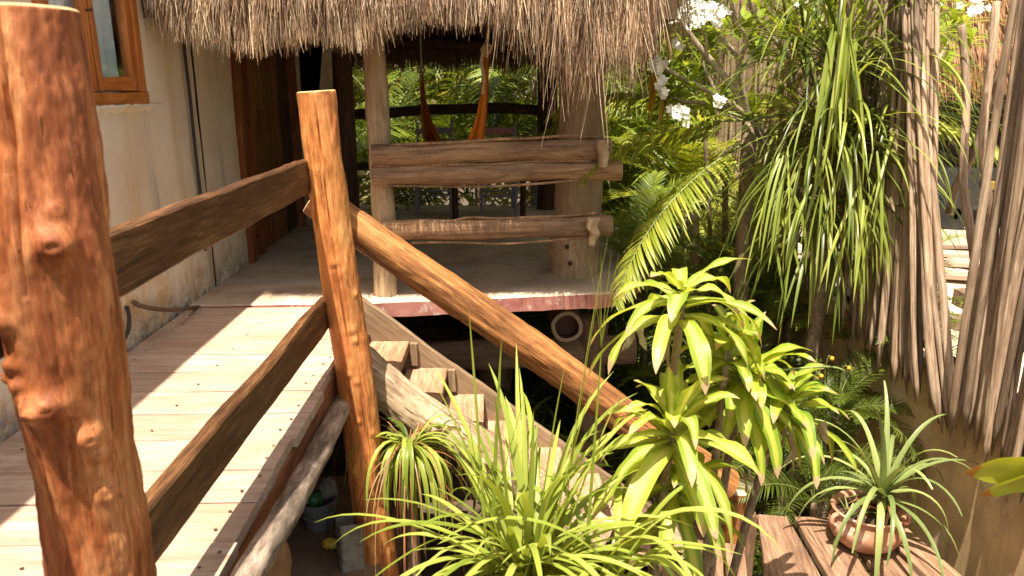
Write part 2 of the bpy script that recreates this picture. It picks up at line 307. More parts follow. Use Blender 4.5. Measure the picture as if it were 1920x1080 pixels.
def frame(p0, p1, hint=(0, 0, 1)):
    p0 = Vector(p0); z = (Vector(p1) - p0).normalized(); h = Vector(hint)
    x = h - z * h.dot(z)
    if x.length < 1e-3: x = Vector((1, 0, 0)) - z * z.x
    x.normalize(); y = z.cross(x)
    return Matrix(((x.x, y.x, z.x, p0.x), (x.y, y.y, z.y, p0.y), (x.z, y.z, z.z, p0.z), (0, 0, 0, 1)))
def interp(tab, t):
    for i in range(len(tab) - 1):
        if t <= tab[i + 1][0]:
            a = (t - tab[i][0]) / max(1e-9, tab[i + 1][0] - tab[i][0]); return tab[i][1] + (tab[i + 1][1] - tab[i][1]) * a
    return tab[-1][1]
def log(name, mat, p0, p1, r, parent=None, seed=0, n=28, m=40, bend=0.02, lump=0.06, knots=(), grooves=(), mend=None, flat=1.0, hint=(0, 0, 1), hollow=0, taper=None, jag=0, rgh=0.002):
    """round timber: r is a radius or (r0, r1) ; knots = (t, angle, height, size) ; grooves = (angle, depth, width, t0, t1)"""
    T = frame(p0, p1, hint); L = (Vector(p1) - Vector(p0)).length
    r0, r1 = r if isinstance(r, tuple) else (r, r)
    v = []; f = []; mi = []
    sd = Vector((seed * 7.3, seed * 3.1, seed * 5.7))
    for j in range(m + 1):
        t = j / m; z = L * t
        cx = bend * noise.noise(Vector((t * 2.2, 0, 0)) + sd) * math.sin(math.pi * t) * 2; cy = bend * noise.noise(Vector((0, t * 2.2, 9)) + sd) * math.sin(math.pi * t) * 2
        rb = r0 + (r1 - r0) * t
        if taper: rb *= interp(taper, t)
        for i in range(n):
            a = 2 * math.pi * i / n; ca, sa = math.cos(a), math.sin(a)
            q = Vector((ca * 1.1, sa * 1.1, z / max(rb, .02) * 0.35)) + sd
            rr = rb * (1 + lump * 1.6 * noise.noise(q) + lump * 0.5 * noise.noise(q * 3.1) + 0.012 * noise.noise(q * 9)) + rgh * (abs(noise.noise(Vector((ca * 2.5, sa * 2.5, z * 9)) + sd)) - .25) + rgh * .5 * abs(noise.noise(Vector((ca * 7, sa * 7, z * 26)) + sd))
            for (kt, ka, kh, ks) in knots:
                da = (a - ka + math.pi) % (2 * math.pi) - math.pi
                d2 = ((z - kt * L) ** 2 + (da * rb) ** 2) / (ks * ks)
                if d2 < 9: rr += kh * math.exp(-d2) - kh * 0.45 * math.exp(-((math.sqrt(d2) - 0.0) / 0.38) ** 2)
            for (ga, gd, gw, g0, g1) in grooves:
                if g0 <= t <= g1:
                    da = (a - ga - 0.10 * noise.noise(Vector((z * 4, ga, seed))) + math.pi) % (2 * math.pi) - math.pi
                    rr -= gd * math.exp(-(da * rb / gw) ** 2) * min(1, (t - g0) * 12 + .3, (g1 - t) * 12 + .3)
            zz = z
            if jag and j == 0: zz = jag * (noise.noise(Vector((i * 0.9, seed, 0))) + 0.3 * ((i % 3) - 1))
            v.append((cx + rr * ca, cy + rr * sa * flat, zz))
    for j in range(m):
        for i in range(n):
            a = j * n + i; b = j * n + (i + 1) % n
            f.append((a, b, b + n, a + n)); mi.append(0)
    for e in (0, m):
        base = e * n; ring = list(range(base, base + n)); c = Vector((0, 0, 0))
        for k in ring: c += Vector(v[k])
        c /= n; rim = []
        s = 0.94; dz = (-0.004 if e == 0 else 0.004) * 1
        for k in ring:
            p = Vector(v[k]); q = c + (p - c) * s; v.append((q.x, q.y, p.z + dz)); rim.append(len(v) - 1)
        for k in range(n):
            k2 = (k + 1) % n
            f.append((ring[k], ring[k2], rim[k2], rim[k]) if e else (ring[k2], ring[k], rim[k], rim[k2])); mi.append(1)
        if hollow:
            r2 = []
            r3 = []
            for k in rim:
                p = Vector(v[k]); q = c + (p - c) * hollow; v.append((q.x, q.y, p.z)); r2.append(len(v) - 1)
            for k in r2:
                p = v[k]; v.append((p[0], p[1], p[2] + (0.10 if e == 0 else -0.10))); r3.append(len(v) - 1)
            for k in range(n):
                k2 = (k + 1) % n
                q = (rim[k], rim[k2], r2[k2], r2[k]); f.append(q if e else q[::-1]); mi.append(1)
                q = (r2[k], r2[k2], r3[k2], r3[k]); f.append(q if e else q[::-1]); mi.append(2)
            f.append(tuple(r3) if e else tuple(r3[::-1])); mi.append(2)
        else:
            v.append((c.x, c.y, c.z + dz)); cc = len(v) - 1
            for k in range(n):
                k2 = (k + 1) % n
                q = (rim[k], rim[k2], cc); f.append(q if e else q[::-1]); mi.append(1)
    mm = [mat, mend or M['endgrey'], M['enddark']]
    return link(name, mesh(name, v, f, mm, mi, sharp=50), parent, T)
def board(name, mat, p0, p1, wd, th, hint, parent=None, seed=0, m=24, wob=0.006, ch=0.004, bow=0.0, endmat=None, wprof=None, warp=0.002):
    """sawn board: width along hint, long axis p0->p1, chamfered, slightly wavy"""
    T = frame(p0, p1, hint); L = (Vector(p1) - Vector(p0)).length
    v = []; f = []; mi = []
    hw, ht = wd / 2, th / 2
    sec = [(-hw + ch, -ht), (hw - ch, -ht), (hw, -ht + ch), (hw, ht - ch), (hw - ch, ht), (-hw + ch, ht), (-hw, ht - ch), (-hw, -ht + ch)]
    n = 8
    for j in range(m + 1):
        t = j / m; z = L * t
        e1 = wob * 2 * noise.noise(Vector((z * 2.2, seed * 3.7, 1))) + wob * .6 * noise.noise(Vector((z * 11, seed * 3.7, 1)))
        e2 = wob * 2 * noise.noise(Vector((z * 2.2, seed * 3.7, 7))) + wob * .6 * noise.noise(Vector((z * 11, seed * 3.7, 7)))
        wy = warp * 3 * noise.noise(Vector((z * 1.5, seed * 1.3, 4))); bx = bow * math.sin(math.pi * t)
        sc = interp(wprof, t) if wprof else 1
        for (x, y) in sec:
            v.append((x * sc + (e1 if x > 0 else e2) + bx, y + wy, z))
    for j in range(m):
        for i in range(n):
            a = j * n + i; b = j * n + (i + 1) % n; f.append((a, b, b + n, a + n)); mi.append(0)
    f.append(tuple(range(n - 1, -1, -1))); f.append(tuple(range(m * n, m * n + n))); mi += [1, 1]
    return link(name, mesh(name, v, f, [mat, endmat or mat], mi, sharp=30), parent, T)
def box(name, mat, lo, hi, parent=None, bev=0.004, T=None):
    c = [(a + b) / 2 for a, b in zip(lo, hi)]; h = [(b - a) / 2 for a, b in zip(lo, hi)]
    b = min(bev, *[x * .45 for x in h]); v = []; f = []
    import itertools
    idx = {}
    for s in itertools.product((-1, 1), repeat=3):
        for ax in range(3):
            p = [s[k] * (h[k] - (b if k != ax else 0)) for k in range(3)]; idx[(s, ax)] = len(v); v.append(tuple(p))
    for ax in range(3):
        o1, o2 = (ax + 1) % 3, (ax + 2) % 3
        for s in (-1, 1):
            q = []
            for a1, a2 in ((-1, -1), (1, -1), (1, 1), (-1, 1)):
                k = [0, 0, 0]; k[ax] = s; k[o1] = a1; k[o2] = a2; q.append(idx[(tuple(k), ax)])
            f.append(tuple(q) if s > 0 else tuple(q[::-1]))
        for a1 in (-1, 1):
            for a2 in (-1, 1):
                k0 = [0, 0, 0]; k1 = [0, 0, 0]; k0[ax] = -1; k1[ax] = 1
                for k in (k0, k1): k[o1] = a1; k[o2] = a2
                q = (idx[(tuple(k0), o1)], idx[(tuple(k1), o1)], idx[(tuple(k1), o2)], idx[(tuple(k0), o2)])
                f.append(q if a1 * a2 > 0 else q[::-1])
    for s in itertools.product((-1, 1), repeat=3):
        q = (idx[(s, 0)], idx[(s, 1)], idx[(s, 2)]); f.append(q if s[0] * s[1] * s[2] > 0 else q[::-1])
    return link(name, mesh(name, v, f, mat, smooth=False), parent, Matrix.Translation(Vector(c)) if T is None else T)
def tube_geo(pts, rad, n=8):
    v = []; f = []; pts = [Vector(p) for p in pts]; m = len(pts); px = None
    for j, p in enumerate(pts):
        d = (pts[min(j + 1, m - 1)] - pts[max(j - 1, 0)]).normalized()
        if px is None: px = d.orthogonal().normalized()
        px = (px - d * px.dot(d)).normalized(); py = d.cross(px)
        r = rad[j] if isinstance(rad, (list, tuple)) else rad
        for i in range(n):
            a = 2 * math.pi * i / n; v.append(p + px * (r * math.cos(a)) + py * (r * math.sin(a)))
    for j in range(m - 1):
        for i in range(n):
            a = j * n + i; b = j * n + (i + 1) % n; f.append((a, b, b + n, a + n))
    f.append(tuple(range(n - 1, -1, -1))); f.append(tuple(range((m - 1) * n, m * n)))
    return v, f
def catmull(ps, k=8):
    ps = [Vector(p) for p in ps]; q = [ps[0] * 2 - ps[1]] + ps + [ps[-1] * 2 - ps[-2]]; out = []
    for i in range(1, len(q) - 2):
        for s in range(k):
            t = s / k; a, b, c, d = q[i - 1:i + 3]
            out.append(0.5 * ((2 * b) + (c - a) * t + (2 * a - 5 * b + 4 * c - d) * t * t + (3 * b - a - 3 * c + d) * t ** 3))
    out.append(ps[-1]); return out
def tube(name, mat, ctrl, rad, parent=None, n=8, k=8):
    pts = catmull(ctrl, k)
    if isinstance(rad, tuple): rad = [rad[0] + (rad[1] - rad[0]) * i / (len(pts) - 1) for i in range(len(pts))]
    v, f = tube_geo(pts, rad, n); o = Vector(ctrl[0])
    return link(name, mesh(name, [p - o for p in v], f, mat), parent, Matrix.Translation(o))
def lathe(name, mat, prof, loc, parent=None, n=40):
    v = []; f = []
    for r, z in prof:
        for i in range(n): a = 2 * math.pi * i / n; v.append((r * math.cos(a), r * math.sin(a), z))
    for j in range(len(prof) - 1):
        for i in range(n):
            a = j * n + i; b = j * n + (i + 1) % n; f.append((a, b, b + n, a + n))
    return link(name, mesh(name, v, f, mat, sharp=40), parent, Matrix.Translation(Vector(loc)))
class Bl:
    """collects leaf blades into one mesh"""
    def __init__(s): s.v = []; s.f = []; s.uv = []; s.mi = []
    def blade(s, p, d, L, w, n=6, grav=0.6, fold=0.25, prof='long', wave=0.0, side=None, curl=0.0, mi=0):
        p = Vector(p); d = Vector(d).normalized(); ds = L / n
        if side is None:
            side = d.cross(Vector((0, 0, 1)))
            if side.length < 0.05: side = Vector((math.cos(R_.random() * 6.28), math.sin(R_.random() * 6.28), 0))
        side = Vector(side).normalized(); b0 = len(s.v); ph = R_.random() * 6.28
        for j in range(n + 1):
            t = j / n
            if prof == 'long': k = min(1, 0.55 + t * 3) * (1 - t ** 4) ** 0.8
            elif prof == 'lance': k = math.sin(math.pi * min(1, 0.10 + t * 0.9)) ** 0.65
            elif prof == 'grass': k = (1 - t * 0.92) ** 0.6
            elif prof == 'strip': k = 1 - 0.7 * t
            else: k = math.sin(math.pi * (0.06 + 0.93 * t)) ** 0.8
            sd = (side - d * side.dot(d)).normalized(); up = sd.cross(d)
            hw = w * 0.5 * max(k, 0.03)
            wv = wave * hw * math.sin(t * 13 + ph)
            s.v.append(p - sd * hw + up * (hw * fold + wv)); s.v.append(p); s.v.append(p + sd * hw + up * (hw * fold - wv))
            s.uv += [(0, t), (0.5, t), (1, t)]
            if j < n:
                a = b0 + 3 * j
                s.f.append((a, a + 1, a + 4, a + 3)); s.f.append((a + 1, a + 2, a + 5, a + 4)); s.mi += [mi, mi]
            p = p + d * ds
            d = (d + Vector((0, 0, -grav * ds / max(L, .05) * (0.4 + 1.3 * t))) + sd * (curl * ds / L)).normalized()
        return p
    def flat(s, p, d, L, w, side, grav=0.3, mi=0, n=2):       # cheap 2-vertex-wide blade
        p = Vector(p); d = Vector(d).normalized(); b0 = len(s.v); ds = L / n
        for j in range(n + 1):
            t = j / n; k = (0.7, 1, 0.12)[j] if n == 2 else (1 - .8 * t)
            sd = (side - d * side.dot(d)).normalized() * (w * .5 * k)
            s.v.append(p - sd); s.v.append(p + sd); s.uv += [(0.2, t), (0.8, t)]
            if j < n: a = b0 + 2 * j; s.f.append((a, a + 1, a + 3, a + 2)); s.mi.append(mi)
            p = p + d * ds; d = (d + Vector((0, 0, -grav / n))).normalized()
    def tube(s, pts, rad, mi, n=5):
        v, f = tube_geo(pts, rad, n); b = len(s.v)
        s.v += v; s.uv += [(0.5, 0.3)] * len(v); s.f += [tuple(i + b for i in q) for q in f]; s.mi += [mi] * len(f)
    def build(s, name, mats, parent=None, origin=(0, 0, 0)):
        o = Vector(origin); v = np.array([tuple(p) for p in s.v]) - np.array(tuple(o))
        me = mesh(name, v, s.f, mats, s.mi, uv=s.uv)
        return link(name, me, parent, Matrix.Translation(o))
def copy_part(o, parent, T):
    c = o.copy(); C.objects.link(c); W[c] = T; c.parent = parent; c.matrix_parent_inverse = Matrix.Identity(4)
    c.matrix_local = W[parent].inverted() @ T; return c
def struct(o): o['kind'] = 'structure'; return o
def U(a, b): return R_.uniform(a, b)
def sph(az, el): return Vector((math.cos(az) * math.cos(el), math.sin(az) * math.cos(el), math.sin(el)))

# ================================================================== GROUND
def sheet(name, mat, x0, x1, y0, y1, z, nx=40, ny=40, amp=0.03):
    v = []; f = []
    for j in range(ny + 1):
        for i in range(nx + 1):
            x = x0 + (x1 - x0) * i / nx; y = y0 + (y1 - y0) * j / ny
            v.append((x, y, z + amp * noise.noise(Vector((x * .9, y * .9, 0)))))
    for j in range(ny):
        for i in range(nx): a = j * (nx + 1) + i; f.append((a, a + 1, a + nx + 2, a + nx + 1))
    return struct(link(name, mesh(name, v, f, mat)))
GZ = -1.9
sheet('ground', M['ground'], -250, 250, -250, 250, GZ, 200, 200, 0.05)
# raised neighbouring yard beyond the fence wall
yard = sheet('yard_ground', M['sand'], 2.72, 60, -3, 60, -0.55, 160, 160, 0.10)

# ================================================================== HOUSE
WX = -2.05
house = thing('stucco_house', (WX - 1, 4, 0), 'cream stucco house wall with brown stains, a wooden window and a dark wooden door', 'house')
def wallpart(x0, x1, y0, y1, z0, z1):
    """subdivided slab, edges softened by noise"""
    return (x0, x1, y0, y1, z0, z1)
HX = WX - 0.22
def wallmesh(name, boxes, mat):
    v = []; f = []
    for (x0, x1, y0, y1, z0, z1) in boxes:
        # front face at x1 subdivided with slight undulation; other faces plain
        ny = max(1, int((y1 - y0) / 0.08)); nz = max(1, int((z1 - z0) / 0.08)); b = len(v)
        for j in range(nz + 1):
            for i in range(ny + 1):
                y = y0 + (y1 - y0) * i / ny; z = z0 + (z1 - z0) * j / nz
                v.append((x1 + 0.012 * noise.noise(Vector((y * 1.4, z * 1.1, 3))) + 0.004 * noise.noise(Vector((y * 6, z * 6, 3))), y, z))
        for j in range(nz):
            for i in range(ny): a = b + j * (ny + 1) + i; f.append((a, a + 1, a + ny + 2, a + ny + 1))
        c = len(v)
        for (y, z) in ((y0, z0), (y1, z0), (y1, z1), (y0, z1)): v.append((x0, y, z))
        g = [b, b + ny, b + nz * (ny + 1) + ny, b + nz * (ny + 1)]
        f.append((c + 3, c + 2, c + 1, c))
        def strip(idx, a, d): f.append(tuple(idx) + (d, a))
        strip([b + i for i in range(ny, -1, -1)], c, c + 1)
        strip([b + nz * (ny + 1) + i for i in range(ny + 1)], c + 2, c + 3)
        strip([b + j * (ny + 1) for j in range(nz + 1)], c + 3, c)
        strip([b + j * (ny + 1) + ny for j in range(nz, -1, -1)], c + 1, c + 2)
    return mesh(name, v, f, mat, sharp=40)
wy0, wy1, wz0 = 3.62, 4.63, 1.33
DY0, DY1 = 6.20, 8.05
link('wall', wallmesh('wall', [(HX, WX, -2.5, 5.42, -2.0, wz0), (HX, WX, -2.5, wy0, wz0, 3.0), (HX, WX, wy1, 5.42, wz0, 3.0), (HX, WX, wy0, wy1, 2.6, 3.0),
     (HX, WX, 5.4202, DY0, -2.0, 3.0), (HX, WX, DY0, DY1, 2.15, 3.0), (HX, WX, DY0, DY1, -2.0, -0.01), (WX + .001, -1.74, 8.42, 8.62, 0.004, 3.0), (HX, WX, DY1, 9.8, -2.0, 3.0)], M['stucco']), house)
box('roof_slab', M['stucco'], (-7, -2.5, 3.003), (WX - 0.01, 9.8, 3.13), house, 0.02)
box('wall', M['room'], (-7, -2.5, -2), (-6.8, 9.8, 3.0), house)
# window : frame, two casements with panes, curtain behind
win = board('window', M['window'], (WX - 0.035, wy0 - 0.02, wz0 + 0.03), (WX - 0.035, wy1 + 0.02, wz0 + 0.03), 0.07, 0.10, (0, 0, 1), house, 3)
win['label'] = 'orange brown wooden casement window with grey sill edge'
for y in (wy0 + .03, wy1 - .03): board('frame', M['window'], (WX - 0.035, y, wz0 + .07), (WX - 0.035, y, 2.6), 0.07, 0.10, (0, 1, 0), win, y)
ym = 4.10
for (a, b2) in ((wy0 + .07, ym), (ym + .003, wy1 - .07)):
    for y in (a + .028, b2 - .028): board('casement_stile', M['window'], (WX - .02, y, wz0 + .075), (WX - .02, y, 2.59), .052, .045, (0, 1, 0), win, y * 3)
    board('casement_rail', M['window'], (WX - .02, a + .056, wz0 + .11), (WX - .02, b2 - .056, wz0 + .11), .07, .043, (0, 0, 1), win, a)
    box('pane', M['glass'], (WX - .028, a + .05, wz0 + .14), (WX - .022, b2 - .05, 2.58), win, 0.0005)
v = []; f = []
for i in range(41):
    y = 3.5 + 0.99 * i / 40; x = WX - .085 + .012 * math.sin(i * 1.3)
    v += [(x, y, 1.2), (x, y, 2.7)]
    if i: a = 2 * i; f.append((a - 2, a, a + 1, a - 1))
link('curtain', mesh('curtain', v, f, M['curtain']), win)
tag(board('latch', M['brass'], (WX + .004, ym - .03, 1.80), (WX + .004, ym + .035, 1.81), .012, .01, (0, 0, 1), win, 3, m=3, wob=0))
# thin ragged render lip below the window
v = []; f = []
for i in range(61):
    y = wy0 - .03 + (wy1 - wy0 + .06) * i / 60; dz = .012 * noise.noise(Vector((i * .5, 0, 0)))
    v += [(WX - .01, y, wz0 + .002), (WX + .028, y, wz0 - .002 + dz), (WX + .026, y, wz0 - .022 + dz * 2), (WX - .01, y, wz0 - .05 + 2 * dz)]
    if i:
        a = 4 * i
        for k in range(3): f.append((a - 4 + k, a + k, a + k + 1, a - 3 + k))
link('window_sill', mesh('window_sill', v, f, M['stucco']), house)
# door set
XD = WX + 0.02
door = thing('x', (0, 0, 0), None, None); bpy.data.objects.remove(door)
fr = board('door_frame', M['door'], (XD - .03, DY0 + .05, 0.0), (XD - .03, DY0 + .05, 2.1), .10, .12, (0, 1, 0), house, 5)
board('door_frame', M['door'], (XD - .03, DY1 - .05, 0.0), (XD - .03, DY1 - .05, 2.1), .10, .12, (0, 1, 0), house, 6)
board('door_frame', M['door'], (XD - .03, DY0, 2.12), (XD - .03, DY1, 2.12), .08, .12, (0, 0, 1), house, 7)
sw = board('side_window', M['door'], (XD - .04, DY0 + .42, 0.0), (XD - .04, DY0 + .42, 2.08), .09, .08, (0, 1, 0), house, 8)
box('pane', M['glass'], (XD - .055, DY0 + .09, .12), (XD - .049, DY0 + .39, 2.06), sw, .0005)
board('muntin', M['door'], (XD - .045, DY0 + .1, 1.12), (XD - .045, DY0 + .38, 1.12), .05, .05, (0, 0, 1), sw, 9)
board('kick_rail', M['door'], (XD - .045, DY0 + .1, .10), (XD - .045, DY0 + .38, .10), .14, .05, (0, 0, 1), sw, 9)
leaf = thing('x2', (0, 0, 0), None, None); bpy.data.objects.remove(leaf)
dl = board('door', M['door'], (XD - .06, DY0 + .90, 0.01), (XD - .06, DY0 + .90, 2.08), .84, .045, (0, 1, 0), house, 10, wob=0)
for k in range(6):
    board('plank', M['door'], (XD - .032, DY0 + .55 + k * .14, 0.03), (XD - .032, DY0 + .55 + k * .14, 2.06), .132, .012, (0, 1, 0), dl, 11 + k, wob=0.001)
board('handle_plate', M['brass'], (XD - .022, DY0 + .60, .98), (XD - .022, DY0 + .60, 1.28), .05, .008, (0, 1, 0), dl, 3, m=4, wob=0)
tube('handle', M['brass'], [(XD - .018, DY0 + .60, 1.24), (XD + .03, DY0 + .60, 1.22), (XD + .035, DY0 + .60, 1.12), (XD - .018, DY0 + .60, 1.06)], .008, dl)
board('door_panel', M['darkwood'], (XD - .06, DY0 + 1.57, 0.01), (XD - .06, DY0 + 1.57, 2.08), .46, .04, (0, 1, 0), house, 20, wob=0)
box('room_back', M['room'], (HX - 1.2, DY0 - .5, -.02), (HX - 1.15, DY1 + .5, 2.6), house)
# things on the wall
cab = tube('cable', M['black'], [P(345, 60, X=WX + .035), P(346, 95, X=WX + .03), P(356, 180, X=WX + .032), P(365, 270, X=WX + .03), P(376, 366, X=WX + .03), P(385, 470, X=WX + .03)], .0115)
tag(cab, 'thin black cable hanging straight down the cream house wall between window and door', 'cable')
hp = tube('pipe', M['pipe'], [P(252, 566, X=WX + .01), P(262, 573, X=WX + .05), P(300, 580, X=WX + .09), P(340, 580, X=WX + .12), P(378, 575, X=WX + .05)], .013)
tag(hp, 'brown pipe curving out of the wall base above the deck planks', 'pipe')
hs_ = tube('hose', M['black'], [P(238, 574, X=WX + .012), P(242, 592, X=WX + .03), P(240, 620, X=WX + .04), P(228, 645, X=WX + .03), P(222, 660, X=WX + .02)], .011)
tag(hs_, 'short dark hose end sticking out of the wall low beside the deck', 'hose')

# ================================================================== CONCRETE PLATFORM
plat = thing('concrete_platform', (0, 7, -1.9), 'raised concrete floor with faded red painted front edge carrying the thatched pavilion', 'platform')
A = P(640, 566, Z=0); B = P(1158, 548, Z=0)
fl = [Vector((-2.30, A.y - .06, 0)), Vector((-0.86, A.y - .02, 0)), Vector((B.x, B.y, 0)), Vector((1.38, 5.98, 0)), Vector((1.36, 9.4, 0)), Vector((-2.3, 9.6, 0))]
pts = []
for i in range(len(fl)):
    a, b2 = fl[i], fl[(i + 1) % len(fl)]; k = max(1, int((b2 - a).length / .05))
    for s in range(k):
        q = a + (b2 - a) * (s / k); wob = .008 * noise.noise(q * 5) + .004 * noise.noise(q * 17); nn = (b2 - a).cross(Vector((0, 0, 1))).normalized()
        pts.append(q + nn * wob)
n = len(pts); v = []; f = []; mi = []
cen = Vector((-.3, 7.3, 0))
for (ins, z) in ((.012, 0.0), (0, -.01), (0.002, -.112), (.02, -.118)):
    for p in pts: q = p + (cen - p).normalized() * ins; v.append((q.x, q.y, z + (.003 * noise.noise(q * 8) if z > -.05 else .01 * noise.noise(q * 6))))
for r in range(3):
    for i in range(n): i2 = (i + 1) % n; f.append((r * n + i2, r * n + i, (r + 1) * n + i, (r + 1) * n + i2)); mi.append(0 if r == 0 else 1)
f.append(tuple(range(n))); mi.append(0); f.append(tuple(range(4 * n - 1, 3 * n - 1, -1))); mi.append(1)
link('slab', mesh('slab', v, f, [M['slab'], M['redpaint']], mi, sharp=35), plat)
c0 = P(1063, 613, Y=5.55)
log('beam_log', M['under'], c0, (c0.x, 9.2, c0.z), .125, plat, 3, mend=M['endgrey'], hollow=.80, n=32, m=20)
log('beam_log', M['under'], (-1.5, 5.5, c0.z), (-1.5, 9.2, c0.z), .11, plat, 4, m=20)
y2 = 5.66
log('cross_beam', M['under'], P(745, 672, Y=y2 + .1), P(1190, 655, Y=y2 + .12), .125, plat, 5, flat=.6, hint=(0, 0, 1), m=24)
for (x, yy, s) in ((1108, y2 + .15, 1), (900, 8.6, 2), (700, 8.8, 3)):
    p = P(x, 700, Y=yy); log('pillar', M['under'], (p.x, p.y, GZ), (p.x, p.y, -.38 if yy < 8 else -.12), .13, plat, s + 20, m=16)
lo = P(930, 800, Y=6.6); log('pillar', M['under'], (lo.x, lo.y, GZ), (lo.x, lo.y, -.12), .16, plat, 40, m=16)
# dark retaining wall below the far edge and below the house
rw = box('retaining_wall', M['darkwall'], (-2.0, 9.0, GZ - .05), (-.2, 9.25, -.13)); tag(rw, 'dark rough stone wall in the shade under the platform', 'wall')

# ================================================================== BOARDWALK
bw = thing('boardwalk', (-1.4, 3, -1.9), 'pale sunlit plank walkway running along the house to the concrete platform', 'boardwalk')
seams = [1.02, 1.27, 1.51, 1.74, 1.93, 2.14, 2.385, 2.62, 2.885, 3.145, 3.40, 3.67, 3.93, 4.17, 4.42, 4.66, 4.87]
for i in range(len(seams) - 1):
    y0, y1 = seams[i] + .005, seams[i + 1] - .005 + U(-.003, .002)
    xe = -0.832 + U(-.006, .008) - .012 * math.sin(i * 1.3); ym_ = (y0 + y1) / 2
    pk = board('plank', M['plank'], (WX + .02, ym_, -.0225 + U(-.003, .002)), (xe, ym_ + U(-.002, .002), -.0225 + U(-.003, .002)), y1 - y0, .045, (0, 1, 0), bw, i * 3.1, m=60, wob=.0022, ch=.003, warp=.0012)
    sc_v = []; sc_f = []
    for (sx_, sy_) in ((xe - .07, .30), (xe - .055, .72), (WX + .12, .3), (WX + .13, .7), (-1.45, .35)):
        b0 = len(sc_v); cx_ = sx_ + U(-.02, .02); cy_ = y0 + (y1 - y0) * sy_ + U(-.01, .01)
        for k in range(10): a = k * math.pi / 5; sc_v.append((cx_ + .0065 * math.cos(a), cy_ + .0065 * math.sin(a), .0035))
        sc_f.append(tuple(range(b0, b0 + 10)))
    link('screw_heads', mesh('screw_heads', sc_v, sc_f, M['screw'], smooth=False), pk)['kind'] = 'stuff'
board('side_beam', M['fascia'], (-.868, 1.0, -.135), (-.862, 4.86, -.135), .17, .05, (0, 0, 1), bw, 2, m=50, wob=.004)
board('joist', M['fascia'], (-1.95, 1.0, -.135), (-1.95, 4.86, -.135), .17, .06, (0, 0, 1), bw, 2, m=10)
board('joist', M['fascia'], (-1.4, 1.0, -.135), (-1.4, 4.86, -.135), .17, .06, (0, 0, 1), bw, 5, m=10)
lg0 = P(470, 1085, X=-.74); lg1 = P(625, 790, X=-.79)
dl_ = (lg1 - lg0)
log('support_log', M['greylog'], lg0 - dl_ * .55, lg1 + dl_ * .22, (.047, .052), bw, 8, n=36, m=60, lump=.09, bend=.012, knots=((.5, 1.2, .012, .03), (.62, .3, .01, .03)))
# rough stone pillar under the walk
def rock(name, mat, c, sx, sy, z0, z1, seed, parent=None, lump=.12):
    v = []; f = []; n = 40; m = 50
    for j in range(m + 1):
        z = z0 + (z1 - z0) * j / m
        for i in range(n):
            a = 2 * math.pi * i / n; ca, sa = math.cos(a), math.sin(a); k = 1 / max(abs(ca), abs(sa)) ** .7
            q = Vector((ca * 1.3, sa * 1.3, z * 3.2)) + Vector((seed, 0, 0)); r = k * (1 + lump * noise.noise(q * 1.3) + lump * .7 * noise.noise(q * 4))
            v.append((c[0] + sx * r * ca, c[1] + sy * r * sa, z))
    for j in range(m):
        for i in range(n): a = j * n + i; b = j * n + (i + 1) % n; f.append((a, b, b + n, a + n))
    f.append(tuple(range(n - 1, -1, -1))); f.append(tuple(range(m * n, m * n + n)))
    return link(name, mesh(name, v, f, mat, sharp=70), parent)
pl_ = P(470, 1010, Y=3.0)
sp = rock('stone_pillar', M['stone'], (-1.16, 2.95), .20, .20, GZ, -.24, 4); tag(sp, 'rough orange brown stone pillar holding up the boardwalk beside the rubbish bucket', 'pillar')
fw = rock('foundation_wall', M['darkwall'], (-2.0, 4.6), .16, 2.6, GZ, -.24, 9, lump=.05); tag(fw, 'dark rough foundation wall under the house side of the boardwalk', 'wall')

# ================================================================== WALKWAY RAILING
rl = thing('wooden_railing', (-.86, 2.4, 0), 'orange wooden railing of two rough posts and two sawn rails along the boardwalk', 'railing')
# near post
np0 = P(206, 1190, Y=1.38); np1 = P(52, 18, Y=1.38)
nearp = log('post', M['nearwood'], np0, np1, (.100, .080), rl, 12, taper=((0, 1), (.35, .98), (.6, 1.10), (.85, 1.02), (1, 1)), n=130, m=260, rgh=.0065, bend=.03, lump=.06, mend=M['end'], hint=(0, -1, 0), flat=1,
    knots=((.695, .50, .034, .022), (.69, .42, .014, .045), (.74, .62, .010, .014), (.585, -.55, .026, .020), (.45, -.15, .030, .018), (.46, .12, .030, .020), (.455, .0, .012, .045), (.40, .62, .026, .020), (.50, -.75, .016, .012), (.52, -.60, .018, .012), (.49, -.48, .018, .012), (.47, -.35, .018, .012), (.37, .75, .020, .015), (.30, .8, .012, .02)),
    grooves=((-.05, .020, .0035, .62, 1.0), (.3, .004, .004, .3, .7), (-.35, .004, .005, .1, .8)))
nearp['label'] = 'thick red brown knotty near post, out of focus at the left edge'
# corner post
cp0 = P(722, 1150, Y=3.72); cp1 = P(592, 172, Y=3.70)
cp = log('post', M['postwood'], cp0, cp1, (.105, .088), rl, 5, n=96, m=240, rgh=.0045, bend=.035, lump=.07, mend=M['end'], hint=(0, -1, 0),
    knots=((.72, .05, .014, .014), (.70, .06, .008, .03), (.58, .5, .012, .014), (.60, .42, .008, .02), (.52, -.15, .012, .014), (.505, .25, .011, .014), (.44, -.35, .012, .014), (.43, .1, .012, .014), (.35, .7, .010, .012), (.40, .75, .010, .012), (.28, .25, .011, .013), (.20, .15, .010, .013), (.16, .5, .010, .013), (.77, -.6, .008, .01), (.66, 1.0, .01, .012), (.33, -.6, .01, .012)),
    grooves=((.12, .016, .0035, .55, 1.0), (-.35, .006, .003, .80, 1.0), (.5, .008, .003, .30, .55), (-1.0, .006, .003, .05, .40)))
cp['label'] = 'orange sunlit corner post with a long crack and small knots'
